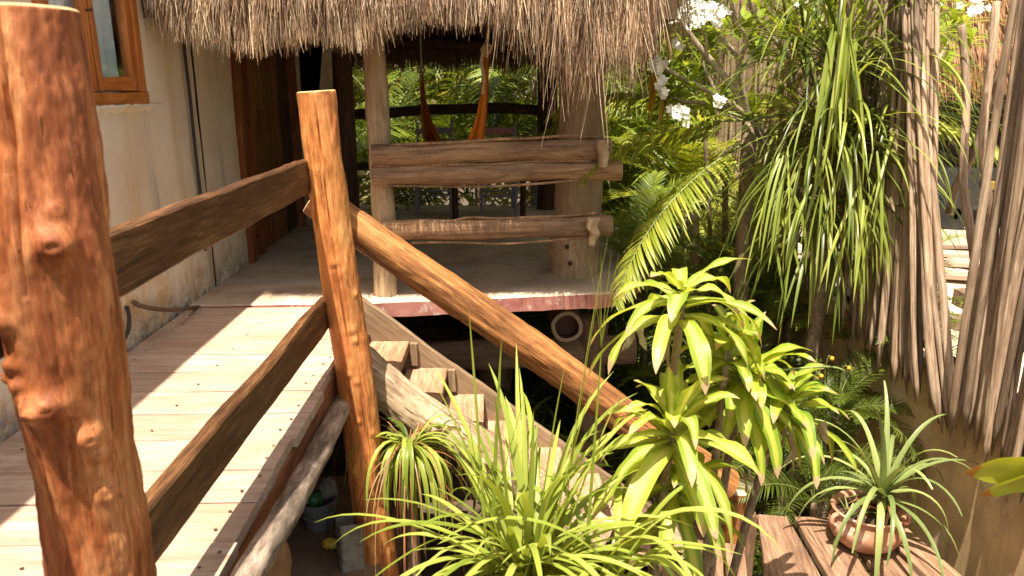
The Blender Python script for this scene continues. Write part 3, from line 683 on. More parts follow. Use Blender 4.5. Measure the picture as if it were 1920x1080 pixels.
def railboard(name, x0, y0, x1, y1, zc, h, t, seed, **k):
    return board(name, M['rail'], (x0, y0, zc[0]), (x1, y1, zc[1]), h, t, (0, 0, 1), rl, seed, m=70, ch=.006, **k)
railboard('rail', -.925, .6, -.905, 3.70, (1.005, 1.00), .155, .05, 1, wob=.006)
railboard('rail', -.935, .85, -.865, 3.76, (.272, .300), .160, .055, 2, wob=.0045)

# ================================================================== STAIRCASE
st = thing('wooden_staircase', (0, 4.3, GZ), 'rough wooden stairs descending to the garden with a round handrail and log stringer', 'staircase')
hr = log('handrail', M['handrail'], P(588, 372, Y=3.86), P(1362, 912, Y=3.86), (.088, .108), st, 6, n=60, m=160, rgh=.006, bend=.02, lump=.07, knots=((.9, .4, .012, .03), (.4, .2, .006, .03)), grooves=((.9, .006, .004, .1, .6), (.2, .005, .003, .5, .9)), hint=(0, -1, 0))
np_ = P(1388, 950, Y=3.95)
log('newel_post', M['handrail'], (np_.x, np_.y, GZ), (np_.x - .02, np_.y, np_.z + .12), (.095, .085), st, 16, n=36, m=50)
board('stringer', M['stringer'], P(640, 575, Y=4.74) + Vector((-.0, 0, 0)), P(1215, 985, Y=4.72), .27, .05, (0, 0, 1), st, 4, m=80, wob=.006)
log('log_stringer', M['greywood'], P(655, 672, Y=3.98), P(1120, 1010, Y=3.98), (.115, .13), st, 9, n=80, m=160, rgh=.010, bend=.05, lump=.09, hint=(0, -1, 0),
    knots=((.16, .9, .022, .018), (.22, .95, .015, .03), (.30, .8, .020, .018), (.52, .05, .030, .028), (.58, -.1, .026, .022), (.47, -.5, .012, .03), (.68, .5, .014, .02), (.40, -.1, .008, .012)),
    grooves=((.65, .012, .005, .05, .6), (-.2, .007, .003, .1, .45)))
for i in range(8):
    pn = P(767 + 71.5 * i, 640 + 49.6 * i, Y=4.70); top = pn.z
    board('tread', M['tread'], (pn.x - .135, 4.03, top - .03), (pn.x - .135 + U(-.01, .01), 4.705, top - .03), .27, .06, (1, 0, 0), st, 50 + i, m=24, wob=.004)
    if i < 2: board('cleat', M['stringer'], (pn.x + .03, 4.69, top - .16), (pn.x + .03, 4.69, top - .01), .045, .04, (1, 0, 0), st, 90 + i, m=4)

# ================================================================== PAVILION
pv = thing('thatched_pavilion', (-.5, 7.2, 0), 'open pavilion with a shaggy palm thatch roof on log posts over the concrete platform', 'pavilion')
fp = P(724, 552, Z=0)
log('post', M['palepost'], (fp.x, fp.y, 0.004), (fp.x - .01, fp.y + .03, 2.6), (.080, .072), pv, 31, n=40, m=60, bend=.02, lump=.08, jag=.012)
bp = P(1083, 517, Z=0)
log('post', M['palepost'], (bp.x, bp.y + .16, 0.05), (bp.x + .05, bp.y + .2, 2.9), (.185, .17), pv, 33, n=60, m=60, bend=.02, lump=.05, knots=((.25, -.8, .02, .03),), grooves=((.3, .02, .006, 0, .3), (.9, .015, .006, 0, .5)), hint=(0, -1, 0))
log('post_base', M['palepost'], (bp.x - .01, bp.y + .15, -.01), (bp.x - .01, bp.y + .16, .30), (.205, .195), pv, 34, n=60, m=12, lump=.05, hint=(0, -1, 0), grooves=((.5, .02, .006, 0, 1),))
for (x, y) in ((1063, 463), (1069, 494)):
    q = P(x, y, Y=bp.y - .055); lathe('bolt', M['darkwood'], [(.0, -.004), (.018, -.004), (.018, .004), (0, .004)], (0, 0, 0), pv, 16)
    o = list(W)[-1]; W[o] = Matrix.Translation(q) @ Matrix.Rotation(math.pi / 2, 4, 'X'); o.matrix_local = W[pv].inverted() @ W[o]
bq = P(1160, 400, Y=6.35)
lp = P(664, 452, Z=0)
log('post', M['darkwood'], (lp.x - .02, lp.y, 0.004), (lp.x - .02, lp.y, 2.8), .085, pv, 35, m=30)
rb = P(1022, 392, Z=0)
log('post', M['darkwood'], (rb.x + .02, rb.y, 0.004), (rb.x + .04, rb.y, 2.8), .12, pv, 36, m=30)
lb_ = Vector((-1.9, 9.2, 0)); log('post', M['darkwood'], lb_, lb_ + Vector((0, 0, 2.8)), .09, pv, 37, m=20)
# back rails
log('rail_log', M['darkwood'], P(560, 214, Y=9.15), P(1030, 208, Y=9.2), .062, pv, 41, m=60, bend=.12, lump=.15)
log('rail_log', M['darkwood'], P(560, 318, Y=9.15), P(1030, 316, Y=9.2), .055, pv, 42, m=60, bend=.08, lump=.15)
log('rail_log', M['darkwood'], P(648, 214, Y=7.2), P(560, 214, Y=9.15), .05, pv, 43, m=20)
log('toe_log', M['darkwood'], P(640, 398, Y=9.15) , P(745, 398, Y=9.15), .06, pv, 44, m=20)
# front rails: heavy half logs with thin poles along their edges
Yf0, Yf1 = fp.y - .12, fp.y - .02
def frail(y0, y1, y2, y3, x0, x1, seed, mend=None, kn=()):
    a = P(x0, (y0 + y1) / 2, Y=Yf0); b = P(x1, (y2 + y3) / 2, Y=Yf1)
    da = abs(y1 - y0) / 1400 * 5.05 / 2; db = abs(y3 - y2) / 1400 * 5.15 / 2
    return log('rail_log', M['pav'], a, b, (da, db), pv, seed, n=44, m=80, bend=.02, lump=.06, flat=.75, knots=kn, hint=(0, 0, 1))
frail(272, 311, 258, 302, 697, 1143, 51, kn=((.08, -1.2, .008, .02), (.55, -1.4, .012, .035)))
frail(312, 348, 302, 338, 697, 1164, 52)
frail(414, 452, 402, 444, 715, 1145, 53)
def thinpole(c, seed, r=.010):
    pts_ = [P(x, y, Y=Yf0 - .02 + (Yf1 - Yf0) * (x - 697) / 450) for x, y in c]
    return tube('thin_pole', M['pav'], pts_, r, pv, 7)
thinpole([(732, 272), (800, 269), (870, 266), (930, 261), (1000, 259), (1065, 254), (1118, 256)], 1, .011)
thinpole([(700, 311), (760, 313), (840, 309), (920, 308), (1000, 303), (1110, 302)], 2, .008)
thinpole([(730, 348), (800, 349), (900, 350), (1000, 345), (1080, 338), (1150, 333)], 3, .009)
thinpole([(742, 419), (800, 416), (850, 414), (880, 408), (940, 410), (1000, 407), (1060, 405), (1120, 399)], 4, .010)
thinpole([(770, 455), (850, 454), (940, 457), (1020, 452), (1105, 445)], 5, .009)
for (x, y, s) in ((1132, 286, 61), (1112, 432, 62)):
    a = P(x, y - 22, Y=Yf1 - .1); b = P(x - 2, y + 26, Y=Yf1 - .1); log('wedge', M['palepost'], a, b, (.045, .03), pv, s, n=16, m=8, lump=.2)
# roof
EX0, EX1, EY0, EY1 = -2.4, 1.12, 4.72, 9.75
def thatch_roof():
    ez = 1.98; rz = 4.3; r0 = Vector((-1.2, 7.2, rz)); r1 = Vector((-.1, 7.2, rz))
    e = [Vector((EX0, EY0, ez)), Vector((EX1, EY0, ez)), Vector((EX1, EY1, ez)), Vector((EX0, EY1, ez))]
    v = e + [r0, r1]; dn = Vector((0, 0, -.16)); v = v + [p + dn for p in v]
    f = [(0, 1, 5, 4), (1, 2, 5), (2, 3, 4, 5), (3, 0, 4)]; f2 = [tuple(i + 6 for i in q[::-1]) for q in f]
    s = [(1, 0, 6, 7), (2, 1, 7, 8), (3, 2, 8, 9), (0, 3, 9, 6)]
    return link('thatch_core', mesh('thatch_core', v, f + f2 + s, M['thatchcore'], smooth=False), pv)
thatch_roof()
prof = [(260, 20), (290, 55), (340, 82), (400, 85), (450, 103), (520, 95), (560, 82), (620, 92), (690, 98), (730, 62), (790, 50), (860, 52), (930, 48), (980, 68), (1040, 92), (1080, 105), (1110, 100), (1150, 108), (1185, 105), (1215, 70), (1260, 0)]
fr_ = Bl()
def strand(x, y, ztop, ztip, lean=0.0, w=.0050, out=.25, mi=0, back=0):
    L = ztop - ztip
    d = Vector((R_.gauss(0, .13) + lean, -out if not back else out * back, -1)).normalized()
    fr_.blade((x, y, ztop), d, L * 1.03, w * U(.6, 1.3), n=5, grav=U(.3, 1.6), fold=U(-.3, .5), prof='strip', side=Vector((math.cos(a := U(-.9, .9)), math.sin(a), 0)), curl=U(-.35, .35), mi=mi)
x_lo = P(262, 60, Y=4.6).x
for i in range(12500):
    px_ = U(262, 1225); tipy = interp(prof, px_)
    X = P(px_, 80, Y=4.62).x; layer = U(0, 1); nz = noise.noise(Vector((px_ * .045, layer * 2, 0))); nz2 = noise.noise(Vector((px_ * .16, layer * 5, 3)))
    y = 4.50 + .42 * layer + (0.10 if px_ < 330 else 0)
    zt = P(px_, tipy, Y=y).z + abs(R_.gauss(0, .05)) - .07 * nz - .05 * nz2 + .10 * layer ** 2 - (R_.random() ** 9) * (.22 if px_ > 930 else .07)
    ztop = zt + U(.22, .50); 
    if px_ > 1185 : ztop += .1
    strand(X, y + .12 - .06 * nz2, ztop, zt, lean=.35 * nz2 + .15 * nz, w=.0048 if R_.random() < .8 else .009)
# second, upper shell of shorter strands so the slope reads as layered
for i in range(6000):
    px_ = U(280, 1235); X = P(px_, 0, Y=4.6).x; y = U(4.5, 4.95); zt = 1.78 + (y - 4.5) * .5 + U(-.03, .22)
    q_ = noise.noise(Vector((px_ * .12, y * 9, 7))); strand(X, y + .08 - .08 * q_, zt + U(.18, .36), zt, lean=.5 * q_, out=.55 + .5 * q_)
# long loose hanks at the right end and over the middle
for (pxa, pxb, ya, yb, N) in ((1035, 1085, 120, 225, 90), (1090, 1200, 105, 190, 200), (1110, 1122, 180, 290, 14), (1150, 1175, 150, 250, 30), (960, 1030, 80, 170, 44), (1060, 1070, 200, 330, 6), (925, 960, 70, 135, 22), (1180, 1215, 80, 150, 110)):
    for i in range(N):
        px_ = U(pxa, pxb); y = U(4.45, 4.75); zt = P(px_, ya + (yb - ya) * R_.random() ** 2.4, Y=y).z; X = P(px_, 150, Y=y).x
        strand(X, y + .08, zt + U(.5, .75), zt, out=.12, w=.006)
fr_.build('thatch_fringe', [M['straw']], pv, (0, 4.6, 1.9))
# right side eave and its fringe
fr_ = Bl()
for i in range(4200):
    y = U(4.7, 9.6); ztip = 1.62 + U(-.10, .25) + abs(R_.gauss(0, .05)); x = EX1 + U(-.12, .12)
    d = Vector((U(.1, .35), U(-.15, .15), -1)); L = U(.3, .5)
    fr_.blade((x, y, ztip + L), d, L, .007, n=4, grav=1.0, fold=.2, prof='strip', side=Vector((U(-.4, .4), 1, 0)), curl=U(-.3, .3))
fr_.build('thatch_fringe', [M['straw']], pv, (EX1, 7, 1.9))
# back eave, seen from inside
fr_ = Bl()
for i in range(5200):
    x = U(-2.3, 1.15); y = U(9.3, 9.7); ztip = P(800, 134 + 12 * noise.noise(Vector((x * 3, 0, 0))), Y=9.5).z + abs(R_.gauss(0, .09))
    L = U(.3, .6); d = Vector((U(-.12, .12), U(-.1, .15), -1))
    fr_.blade((x, y, ztip + L), d, L, .009, n=3, grav=.5, fold=.2, prof='strip', side=Vector((1, U(-.4, .4), 0)), curl=U(-.3, .3))
fr_.build('inner_fringe', [M['strawred']], pv, (-.5, 9.5, 1.9))
for i in range(5):
    x = -1.9 + i * .62; log('rafter', M['darkwood'], (x, 4.85, 1.88), (-.9 + (i - 2) * .2, 7.2, 4.05), .04, pv, 70 + i, n=10, m=10)
log('eave_beam', M['darkwood'], (-2.0, 5.32, 2.02), (1.0, 5.35, 2.04), .075, pv, 77, n=16, m=20)
log('eave_beam', M['darkwood'], (-1.9, 9.2, 1.95), (1.1, 9.25, 1.95), .075, pv, 78, n=16, m=20)

# ================================================================== HAMMOCK
e1 = P(912, 92, Y=5.55); e2 = P(790, 132, Y=8.9)
hm = thing('hammock', ((e1 + e2) / 2).to_tuple(), 'orange cloth hammock hung on cream knotted ropes inside the pavilion', 'hammock')
v = []; f = []; nu, nv = 40, 26
low = 0.55
for j in range(nu + 1):
    t = j / nu; base = e1.lerp(e2, t); sag = 4 * t * (1 - t)
    zc = base.z - (base.z - low) * (sag ** .52) - (0.10 if False else 0)
    wd = .012 + .13 * (math.sin(math.pi * t) ** .9)
    for i in range(nv + 1):
        u = -1 + 2 * i / nv
        v.append((base.x + wd * u + .01 * math.sin(i * 2.4 + t * 3), base.y, zc + .22 * sag * (abs(u) ** 2) + .014 * math.sin(i * 1.9) * min(1, sag * 3)))
for j in range(nu):
    for i in range(nv): a = j * (nv + 1) + i; f.append((a, a + 1, a + nv + 2, a + nv + 1))
link('cloth', mesh('cloth', v, f, M['orangecloth']), hm)
tube('rope', M['rope'], [(e1.x + .05, e1.y, 2.1), (e1.x + .02, e1.y, 1.85), e1, (e1.x, e1.y + .02, e1.z - .05)], .013, hm)
tube('knot', M['rope'], [e1 + Vector((.03 * math.cos(a) * (1 + .3 * math.sin(a * 2)), .02 * math.sin(a * 1.7), .035 * math.sin(a))) for a in [k * .8 for k in range(18)]], .011, hm, k=4)
tube('rope_tail', M['rope'], [e1 + Vector((-.01, -.02, .02)), e1 + Vector((-.035, -.03, -.08)), e1 + Vector((-.02, -.03, -.20)), e1 + Vector((-.03, -.02, -.31))], .012, hm)
tube('rope', M['rope'], [(e2.x, e2.y, 2.2), (e2.x, e2.y, 1.8), e2, e2 + Vector((0, -.02, -.05))], .012, hm)
tube('knot', M['rope'], [e2 + Vector((.04 * math.cos(a), .02 * math.sin(a * 1.7), .03 * math.sin(a))) for a in [k * .8 for k in range(14)]], .012, hm, k=4)
tube('rope_tail', M['rope'], [e2 + Vector((0, -.02, .02)), e2 + Vector((-.01, -.03, -.2)), e2 + Vector((.02, -.03, -.55))], .012, hm)

# ================================================================== CHAIRS AND TABLE
def turned(name, mat, p0, p1, r, parent):
    p0, p1 = Vector(p0), Vector(p1); L = (p1 - p0).length
    prof_ = [(0, .75), (.04, 1), (.08, .7), (.10, 1.1), (.13, .75), (.3, 1), (.34, .6), (.37, 1.15), (.40, .7), (.6, 1), (.75, .85), (.78, 1.15), (.81, .75), (.92, 1), (.95, .6), (.98, .9), (1, .2)]
    v = []; f = []; n = 10
    for t, k in prof_:
        for i in range(n): a = 2 * math.pi * i / n; v.append((r * k * math.cos(a), r * k * math.sin(a), t * L))
    for j in range(len(prof_) - 1):
        for i in range(n): a = j * n + i; b = j * n + (i + 1) % n; f.append((a, b, b + n, a + n))
    return link(name, mesh(name, v, f, mat), parent, frame(p0, p1))
def chair(loc, label, back, rot=0, paint='blue', crest='pink'):
    t = thing('spindle_chair', loc, label, 'chair', 'painted wooden chairs in the pavilion')
    t.rotation_euler.z = rot; o = Vector(loc); hw = .2
    for sx_ in (-1, 1):
        turned('back_post', M[paint], o + Vector((sx_ * hw, .2, 0)), o + Vector((sx_ * (hw + .005), .25, 1.04)), .019, t)
        turned('leg', M[paint], o + Vector((sx_ * hw, -.2, 0)), o + Vector((sx_ * hw, -.2, .44)), .019, t)
        turned('stretcher', M[paint], o + Vector((sx_ * hw, -.2, .18)), o + Vector((sx_ * hw, .2, .18)), .012, t)
    turned('stretcher', M[paint], o + Vector((-hw, -.2, .22)), o + Vector((hw, -.2, .22)), .012, t)
    turned('stretcher', M[paint], o + Vector((-hw, .2, .22)), o + Vector((hw, .2, .22)), .012, t)
    board('crest_rail', M[crest], o + Vector((-hw, .245, .94)), o + Vector((hw, .245, .94)), .08, .02, (0, 0, 1), t, 2, m=12, wprof=((0, .7), (.5, 1.15), (1, .7)))
    board('back_rail', M[paint], o + Vector((-hw, .235, .60)), o + Vector((hw, .235, .60)), .04, .018, (0, 0, 1), t, 3, m=8)
    for k in range(3): turned('spindle', M[paint], o + Vector((-.1 + .1 * k, .236, .61)), o + Vector((-.1 + .1 * k, .243, .91)), .010, t)
    board('seat', M[paint], o + Vector((-.22, 0, .45)), o + Vector((.22, 0, .45)), .44, .03, (0, 1, 0), t, 4, m=6)
    return t
cA = P(935, 393, Z=0); chair((cA.x, cA.y - .2, .004), 'blue wooden chair with pink crest rail behind the right end of the log railing', True)
cB = P(818, 392, Z=0); chair((cB.x, cB.y - .2, .004), 'dark blue wooden chair half hidden behind the hammock in the pavilion', True, crest='blue')
tb = thing('dining_table', (.05, 8.0, 0), 'small dark wooden table behind the front log railing', 'table')
tp = P(868, 410, Z=0)
board('tabletop', M['darkwood'], (tp.x - .15, tp.y - .1, .70), (tp.x + .75, tp.y - .1, .70), .6, .035, (0, 1, 0), tb, 2, m=8)
for dx in (-.08, .68):
    for dy in (-.32, .12): turned('leg', M['darkwood'], (tp.x + dx, tp.y + dy, 0.004), (tp.x + dx, tp.y + dy, .685), .028, tb)
sA = P(1007, 388, Z=0)
stl = thing('stool', (sA.x - .15, sA.y, 0), 'blue painted wooden stool at the right end of the pavilion', 'stool')
for dx in (-.3, 0):
    for dy in (-.1, .2): turned('leg', M['blue'], (sA.x + dx, sA.y + dy, .004), (sA.x + dx, sA.y + dy, .50), .024, stl)
board('seat', M['blue'], (sA.x - .36, sA.y + .05, .52), (sA.x + .06, sA.y + .05, .52), .42, .035, (0, 1, 0), stl, 2, m=6)

# ================================================================== GARDEN WALL AND STICK FENCE
FX = 2.5
gw = link('garden_wall', wallmesh('garden_wall', [(-.18, 0, -2, 9.6, GZ - .05, -.12)], M['ochre']), None, Matrix.Translation((FX + .21, 0, 0)) @ Matrix.Scale(-1, 4, (1, 0, 0)) @ Matrix.Translation((0, 0, 0)))
# scale -1 only mirrors the wall so that its plastered face looks into the garden
me_ = gw.data; me_.transform(Matrix.Scale(-1, 4, (1, 0, 0))); me_.flip_normals(); gw.matrix_world = Matrix.Translation((FX + .06, 0, 0)); W[gw] = gw.matrix_world.copy()
tag(gw, 'ochre plastered garden wall below the hanging stick fence', 'wall')
fn = thing('stick_fence', (FX, 5, -.2), 'tall weathered stick fence with pointed lower ends hanging over the ochre wall', 'fence')
def stickmesh(seed, L, r, b):
    """unit stick mesh along +z, pointed at the bottom"""
    v = []; f = []; n = 9; m = 18
    for j in range(m + 1):
        t = j / m; z = L * t; k = min(1, .12 + (z / .06)) if z < .06 else 1
        cx = b * math.sin(t * 3.0 + seed) + b * .5 * noise.noise(Vector((t * 3, seed, 0))); cy = b * math.cos(t * 2.6 + seed) * .6
        for i in range(n):
            a = 2 * math.pi * i / n; rr = r * k * (1 - .25 * t) * (1 + .16 * noise.noise(Vector((math.cos(a), math.sin(a), z * 5 + seed * 9))))
            v.append((cx + rr * math.cos(a), cy + rr * math.sin(a), z))
    for j in range(m):
        for i in range(n): a = j * n + i; b2 = j * n + (i + 1) % n; f.append((a, b2, b2 + n, a + n))
    f.append(tuple(range(n - 1, -1, -1))); f.append(tuple(range(m * n, m * n + n)))
    return mesh('stick', v, f, M['stick'])
SM = [stickmesh(s, U(2.5, 3.2), U(.016, .023), U(.012, .045)) for s in range(10)]
count = 0; y = 2.5
def putstick(yb, zb, dx, dy, k, xo=0, parent=None, s=1.0):
    p0 = Vector((FX - .02 + xo, yb, zb)); d = Vector((dx, dy, 1)); T = frame(p0, p0 + d) @ Matrix.Rotation(U(0, 6.28), 4, 'Z') @ Matrix.Scale(s, 4)
    return link('stick', SM[k % 10], parent or fn, T)
def zbot(yb):      # height of the pointed lower ends along the fence
    px_, py_ = 0, 0
    tab = [(2.4, -.52), (3.1, -.46), (3.35, -.34), (3.62, -.40), (3.85, -.33), (4.3, -.30), (4.7, -.20), (5.2, -.16), (6.5, -.14), (9, -.1)]
    return interp(tab, yb)
y = 2.95
def fan_at(y):
    return interp([(2.9, .02), (3.4, .02), (3.62, -.02)], y) if y < 3.62 else interp([(3.62, .42), (3.9, .27), (4.3, .10), (4.8, .03), (9, .0)], y)
while y < 4.98 and count < 99:
    putstick(y, zbot(y) + U(-.06, .08), U(-.02, .02), fan_at(y) + U(-.03, .03), R_.randrange(10), U(-.05, .04), s=U(.75, 1.10))
    y += U(.017, .027); count += 1
v = []; f = []
while y < 9.2:
    me0 = SM[R_.randrange(10)]; T = frame((FX + U(-.03, .03), y, zbot(y) + U(-.05, .07)), (FX + U(-.05, .05), y + U(-.05, .06), zbot(y) + 1)) @ Matrix.Scale(U(.8, 1.15), 4); b0 = len(v)
    v += [tuple(T @ q.co) for q in me0.vertices]; f += [tuple(k + b0 for k in p_.vertices) for p_ in me0.polygons]; y += U(.035, .07)
link('sticks', mesh('sticks', v, f, M['stick']), fn)['kind'] = 'stuff'
board('fence_rail', M['stick'], (FX + .05, 1.8, .22), (FX + .05, 3.7, .22), .05, .04, (0, 0, 1), fn, 3)
board('fence_rail', M['stick'], (FX + .05, 4.0, .22), (FX + .05, 9, .22), .05, .04, (0, 0, 1), fn, 3)
# loose forked poles standing in the gap
def loose(name, a, b, r, seed, label):
    o = log(name, M['stick'], a, b, r, None, seed, n=16, m=40, bend=.05, lump=.12, knots=((.4, 1, .01, .02), (.7, 2, .01, .02))); tag(o, label, 'pole'); return o
loose('leaning_pole', P(1780, 400, X=2.66), P(1895, 85, X=2.75), .022, 3, 'pale pole leaning to the right across the gap in the stick fence')
loose('upright_pole', P(1828, 640, X=2.64), P(1803, 50, X=2.62), .021, 6, 'slim left upright of the two bare poles in the fence gap')
loose('upright_pole', P(1836, 590, X=2.62), P(1868, 5, X=2.62), .021, 9, 'bare pole rising to the top of the photo right of the fence gap')

# ================================================================== NEIGHBOURING YARD
for i, (x, y, L, a, lb) in enumerate(((5.4, 8.6, 2.6, .3, 'long pale sunlit plank lying on top of the lumber beyond the fence'), (5.2, 8.1, 2.8, .22, 'pale plank lying in front of the lumber beyond the fence'), (4.9, 7.5, 2.4, .35, 'thin grey plank lying nearest the fence gap on the sand'), (5.9, 9.2, 3.0, .1, 'white sheet board lying flat at the back of the yard'))):
    z = -.47 + .05 * (i == 3)
    o = board('plank', M['plank'], (x - L / 2 * math.cos(a), y + L / 2 * math.sin(a), z), (x + L / 2 * math.cos(a), y - L / 2 * math.sin(a), z), .22 if i < 3 else 1.0, .05, (0, 1, 0), None, i + 60, m=10)
    tag(o, lb, 'plank', 'planks lying in the yard beyond the fence')
for i, (x, y, r, lb) in enumerate(((4.0, 6.0, .10, 'dark rounded rock on the sand just beyond the fence gap'), (4.5, 6.6, .14, 'brown rock on the sand further behind the fence gap'))):
    o = rock('rock', M['darkwall'], (x, y), r, r, -.6, -.6 + r * 1.4, i + 30); tag(o, lb, 'rock')
hut = thing('thatched_hut', (8.5, 12.2, -.55), 'distant thatched hut with brown ragged roof fringe and a dark open front beyond the fence', 'hut')
hv = [(5.6, 10.6, 1.85), (12.5, 10.6, 1.85), (12.5, 14.5, 1.85), (5.6, 14.5, 1.85), (7.2, 12.4, 4.4), (11, 12.4, 4.4)]
hf = [(0, 1, 5, 4), (1, 2, 5), (2, 3, 4, 5), (3, 0, 4), (3, 2, 1, 0)]
link('thatch_core', mesh('thatch_core', hv, hf, M['thatchcore'], smooth=False), hut)
fr_ = Bl()
for i in range(5000):
    x = U(5.5, 12.4); t = R_.random() ** 2; y = 10.5 + t * .9; z = 1.8 + t * 1.3 + U(-.2, .15)
    fr_.blade((x, y, z), (U(-.2, .2), -.5, -1), U(.25, .55), .022, n=3, grav=.8, prof='strip', side=(1, U(-.5, .5), 0))
fr_.build('thatch_fringe', [M['strawbrown']], hut)
for x in (5.9, 8.4, 11.8): log('post', M['darkwood'], (x, 11.0, -.6), (x, 11.0, 2.2), .09, hut, int(x), m=12)
box('back_wall', M['room'], (5.8, 13.9, -.6), (12.3, 14.1, 1.9), hut)
cart = thing('cart', (7.2, 10.4, -.55), 'black cart with a yellow side bar parked in the dark hut beyond the fence', 'cart')
box('body', M['blackpaint'], (6.1, 10.5, -.25), (9.0, 11.3, .35), cart, .06); box('side_bar', M['yellowpaint'], (7.0, 10.42, .05), (9.0, 10.49, .17), cart, .01)
for x in (6.6, 8.4):
    o = lathe('wheel', M['blackpaint'], [(0.08, -.06), (.25, -.06), (.27, 0), (.25, .06), (.08, .06)], (0, 0, 0), cart, 24); W[o] = Matrix.Translation((x, 10.42, -.28)) @ Matrix.Rotation(math.pi / 2, 4, 'X'); o.matrix_local = W[cart].inverted() @ W[o]

# ================================================================== PLANTS
def frond_mesh(name, mats, L=1.8, n=46, ll=.42, lw=.022, arch=1.5, el=.9, vee=.35, seed=0, droop=.6, tipk=.35, sweep=.55):
    """pinnate palm leaf: local +x outwards, +z up; rachis arches over"""
    b = Bl(); ps = []; p = Vector((0, 0, 0)); e = el; k = 28
    for i in range(k + 1):
        ps.append(p.copy()); p = p + Vector((math.cos(e), 0, math.sin(e))) * (L / k); e -= arch / k * (0.5 + 1.0 * i / k)
    b.tube(ps, [.013 * (1 - .85 * i / k) * (L / 1.8) for i in range(k + 1)], 1, 5)
    for i in range(n):
        t = .12 + .88 * (i + .5) / n; a = t * k; j = min(k - 1, int(a)); q = ps[j].lerp(ps[j + 1], a - j); d = (ps[j + 1] - ps[j]).normalized()
        up = Vector((0, 1, 0)).cross(d) * -1
        lenk = math.sin(math.pi * (.16 + .76 * t)) ** .7 * (1 if t < .9 else .8)
        for s in (-1, 1):
            dd = d * (sweep + .5 * t ** 2 + U(-.08, .08)) + Vector((0, s, 0)) + up * (vee + U(-.12, .12))
            b.blade(q + Vector((0, U(-.004, .004), 0)), dd, ll * lenk * U(.85, 1.1), lw * U(.8, 1.15), n=4, grav=droop * U(.6, 1.5), fold=.35, prof='lance', side=d)
    me = mesh(name, np.array([tuple(p) for p in b.v]), b.f, mats, b.mi, uv=b.uv); return me
def place(base, az, tilt=0, s=1.0, roll=0):
    return Matrix.Translation(Vector(base)) @ Matrix.Rotation(az, 4, 'Z') @ Matrix.Rotation(-tilt, 4, 'Y') @ Matrix.Rotation(roll, 4, 'X') @ Matrix.Scale(s, 4)
STEM = plain('green_stem', (0.16, 0.20, 0.05), .5)
FM = {}
for nm, mt in (('y', 'frondy'), ('m', 'frond'), ('d', 'frondd')):
    FM[nm] = [frond_mesh('frond', [M[mt], STEM], seed=i, arch=(1.3, 1.9, 1.6)[i], ll=(.42, .36, .48)[i], droop=(.6, .9, 1.3)[i], n=(46, 52, 44)[i]) for i in range(3)]
def palm(name, base, height, nf, s, kind, label, cat='palm', group=None, el=(-.2, .75), azr=(0, 6.283), trunk_r=.05, stems=1):
    t = thing(name, base, label, cat, group); b = Vector(base)
    for k in range(stems):
        off = Vector((U(-.15, .15), U(-.15, .15), 0)) * (stems > 1); hh = height * (1 if k == 0 else U(.5, .95)); top = b + off * 2 + Vector((U(-.05, .05), U(-.05, .05), hh))
        if hh > .1: tube('trunk', M['trunk'], [b + off, b + off * 1.3 + Vector((0, 0, hh * .5)), top], (trunk_r, trunk_r * .7), t, 10)
        m_ = nf // stems
        for i in range(m_):
            az = azr[0] + (azr[1] - azr[0]) * ((i + U(-.3, .3)) / m_); tl = U(*el)
            link('frond', FM[kind][R_.randrange(3)], t, place(top, az, tl, s * U(.8, 1.1), U(-.3, .3)))
    return t
# coconut palms behind the pavilion: big drooping fronds seen through the open side
G1 = 'palms behind the pavilion'
def at(x, y, Y): return P(x, y, Y=Y)
def specfrond(t, kind, i, base, tipdir_az, tilt, s, roll=0): return link('frond', FM[kind][i], t, place(base, tipdir_az, tilt, s, roll))
pc = thing('coconut_palm', (.9, 12, GZ), 'dark green coconut palm with wide arching fronds seen through the open back of the pavilion', 'palm')
b0 = at(1010, 150, 11.5); tube('trunk', M['trunk'], [(b0.x, b0.y, GZ), (b0.x, b0.y, 0), b0], (.14, .10), pc, 12)
for i in range(15): specfrond(pc, 'd' if i % 2 else 'm', i % 3, b0 + Vector((0, 0, U(-.1, .2))), 2.0 + i * .22 + U(-.1, .1), U(-.75, .25), U(1.1, 1.6), U(-.8, .8))
pc2 = thing('coconut_palm', (-1.0, 11, GZ), 'yellow green palm behind the left back post of the pavilion', 'palm')
b0 = at(720, 300, 11.0); tube('trunk', M['trunk'], [(b0.x, b0.y, GZ), b0], (.10, .08), pc2, 12)
for i in range(18): specfrond(pc2, 'mmd'[i % 3], i % 3, b0 + Vector((0, 0, U(-.2, .2))), i * .35 + U(-.1, .1), U(-.5, .5), U(.9, 1.3), U(-.6, .6))
pc3 = thing('coconut_palm', (.2, 10.6, GZ), 'low palm with fronds sweeping behind the two painted chairs', 'palm')
b0 = at(900, 330, 10.8); tube('trunk', M['trunk'], [(b0.x, b0.y, GZ), b0], (.10, .08), pc3, 12)
for i in range(16): specfrond(pc3, 'mdd'[i % 3], i % 3, b0, i * .4, U(-.6, .5), U(.8, 1.2), U(-.6, .6))
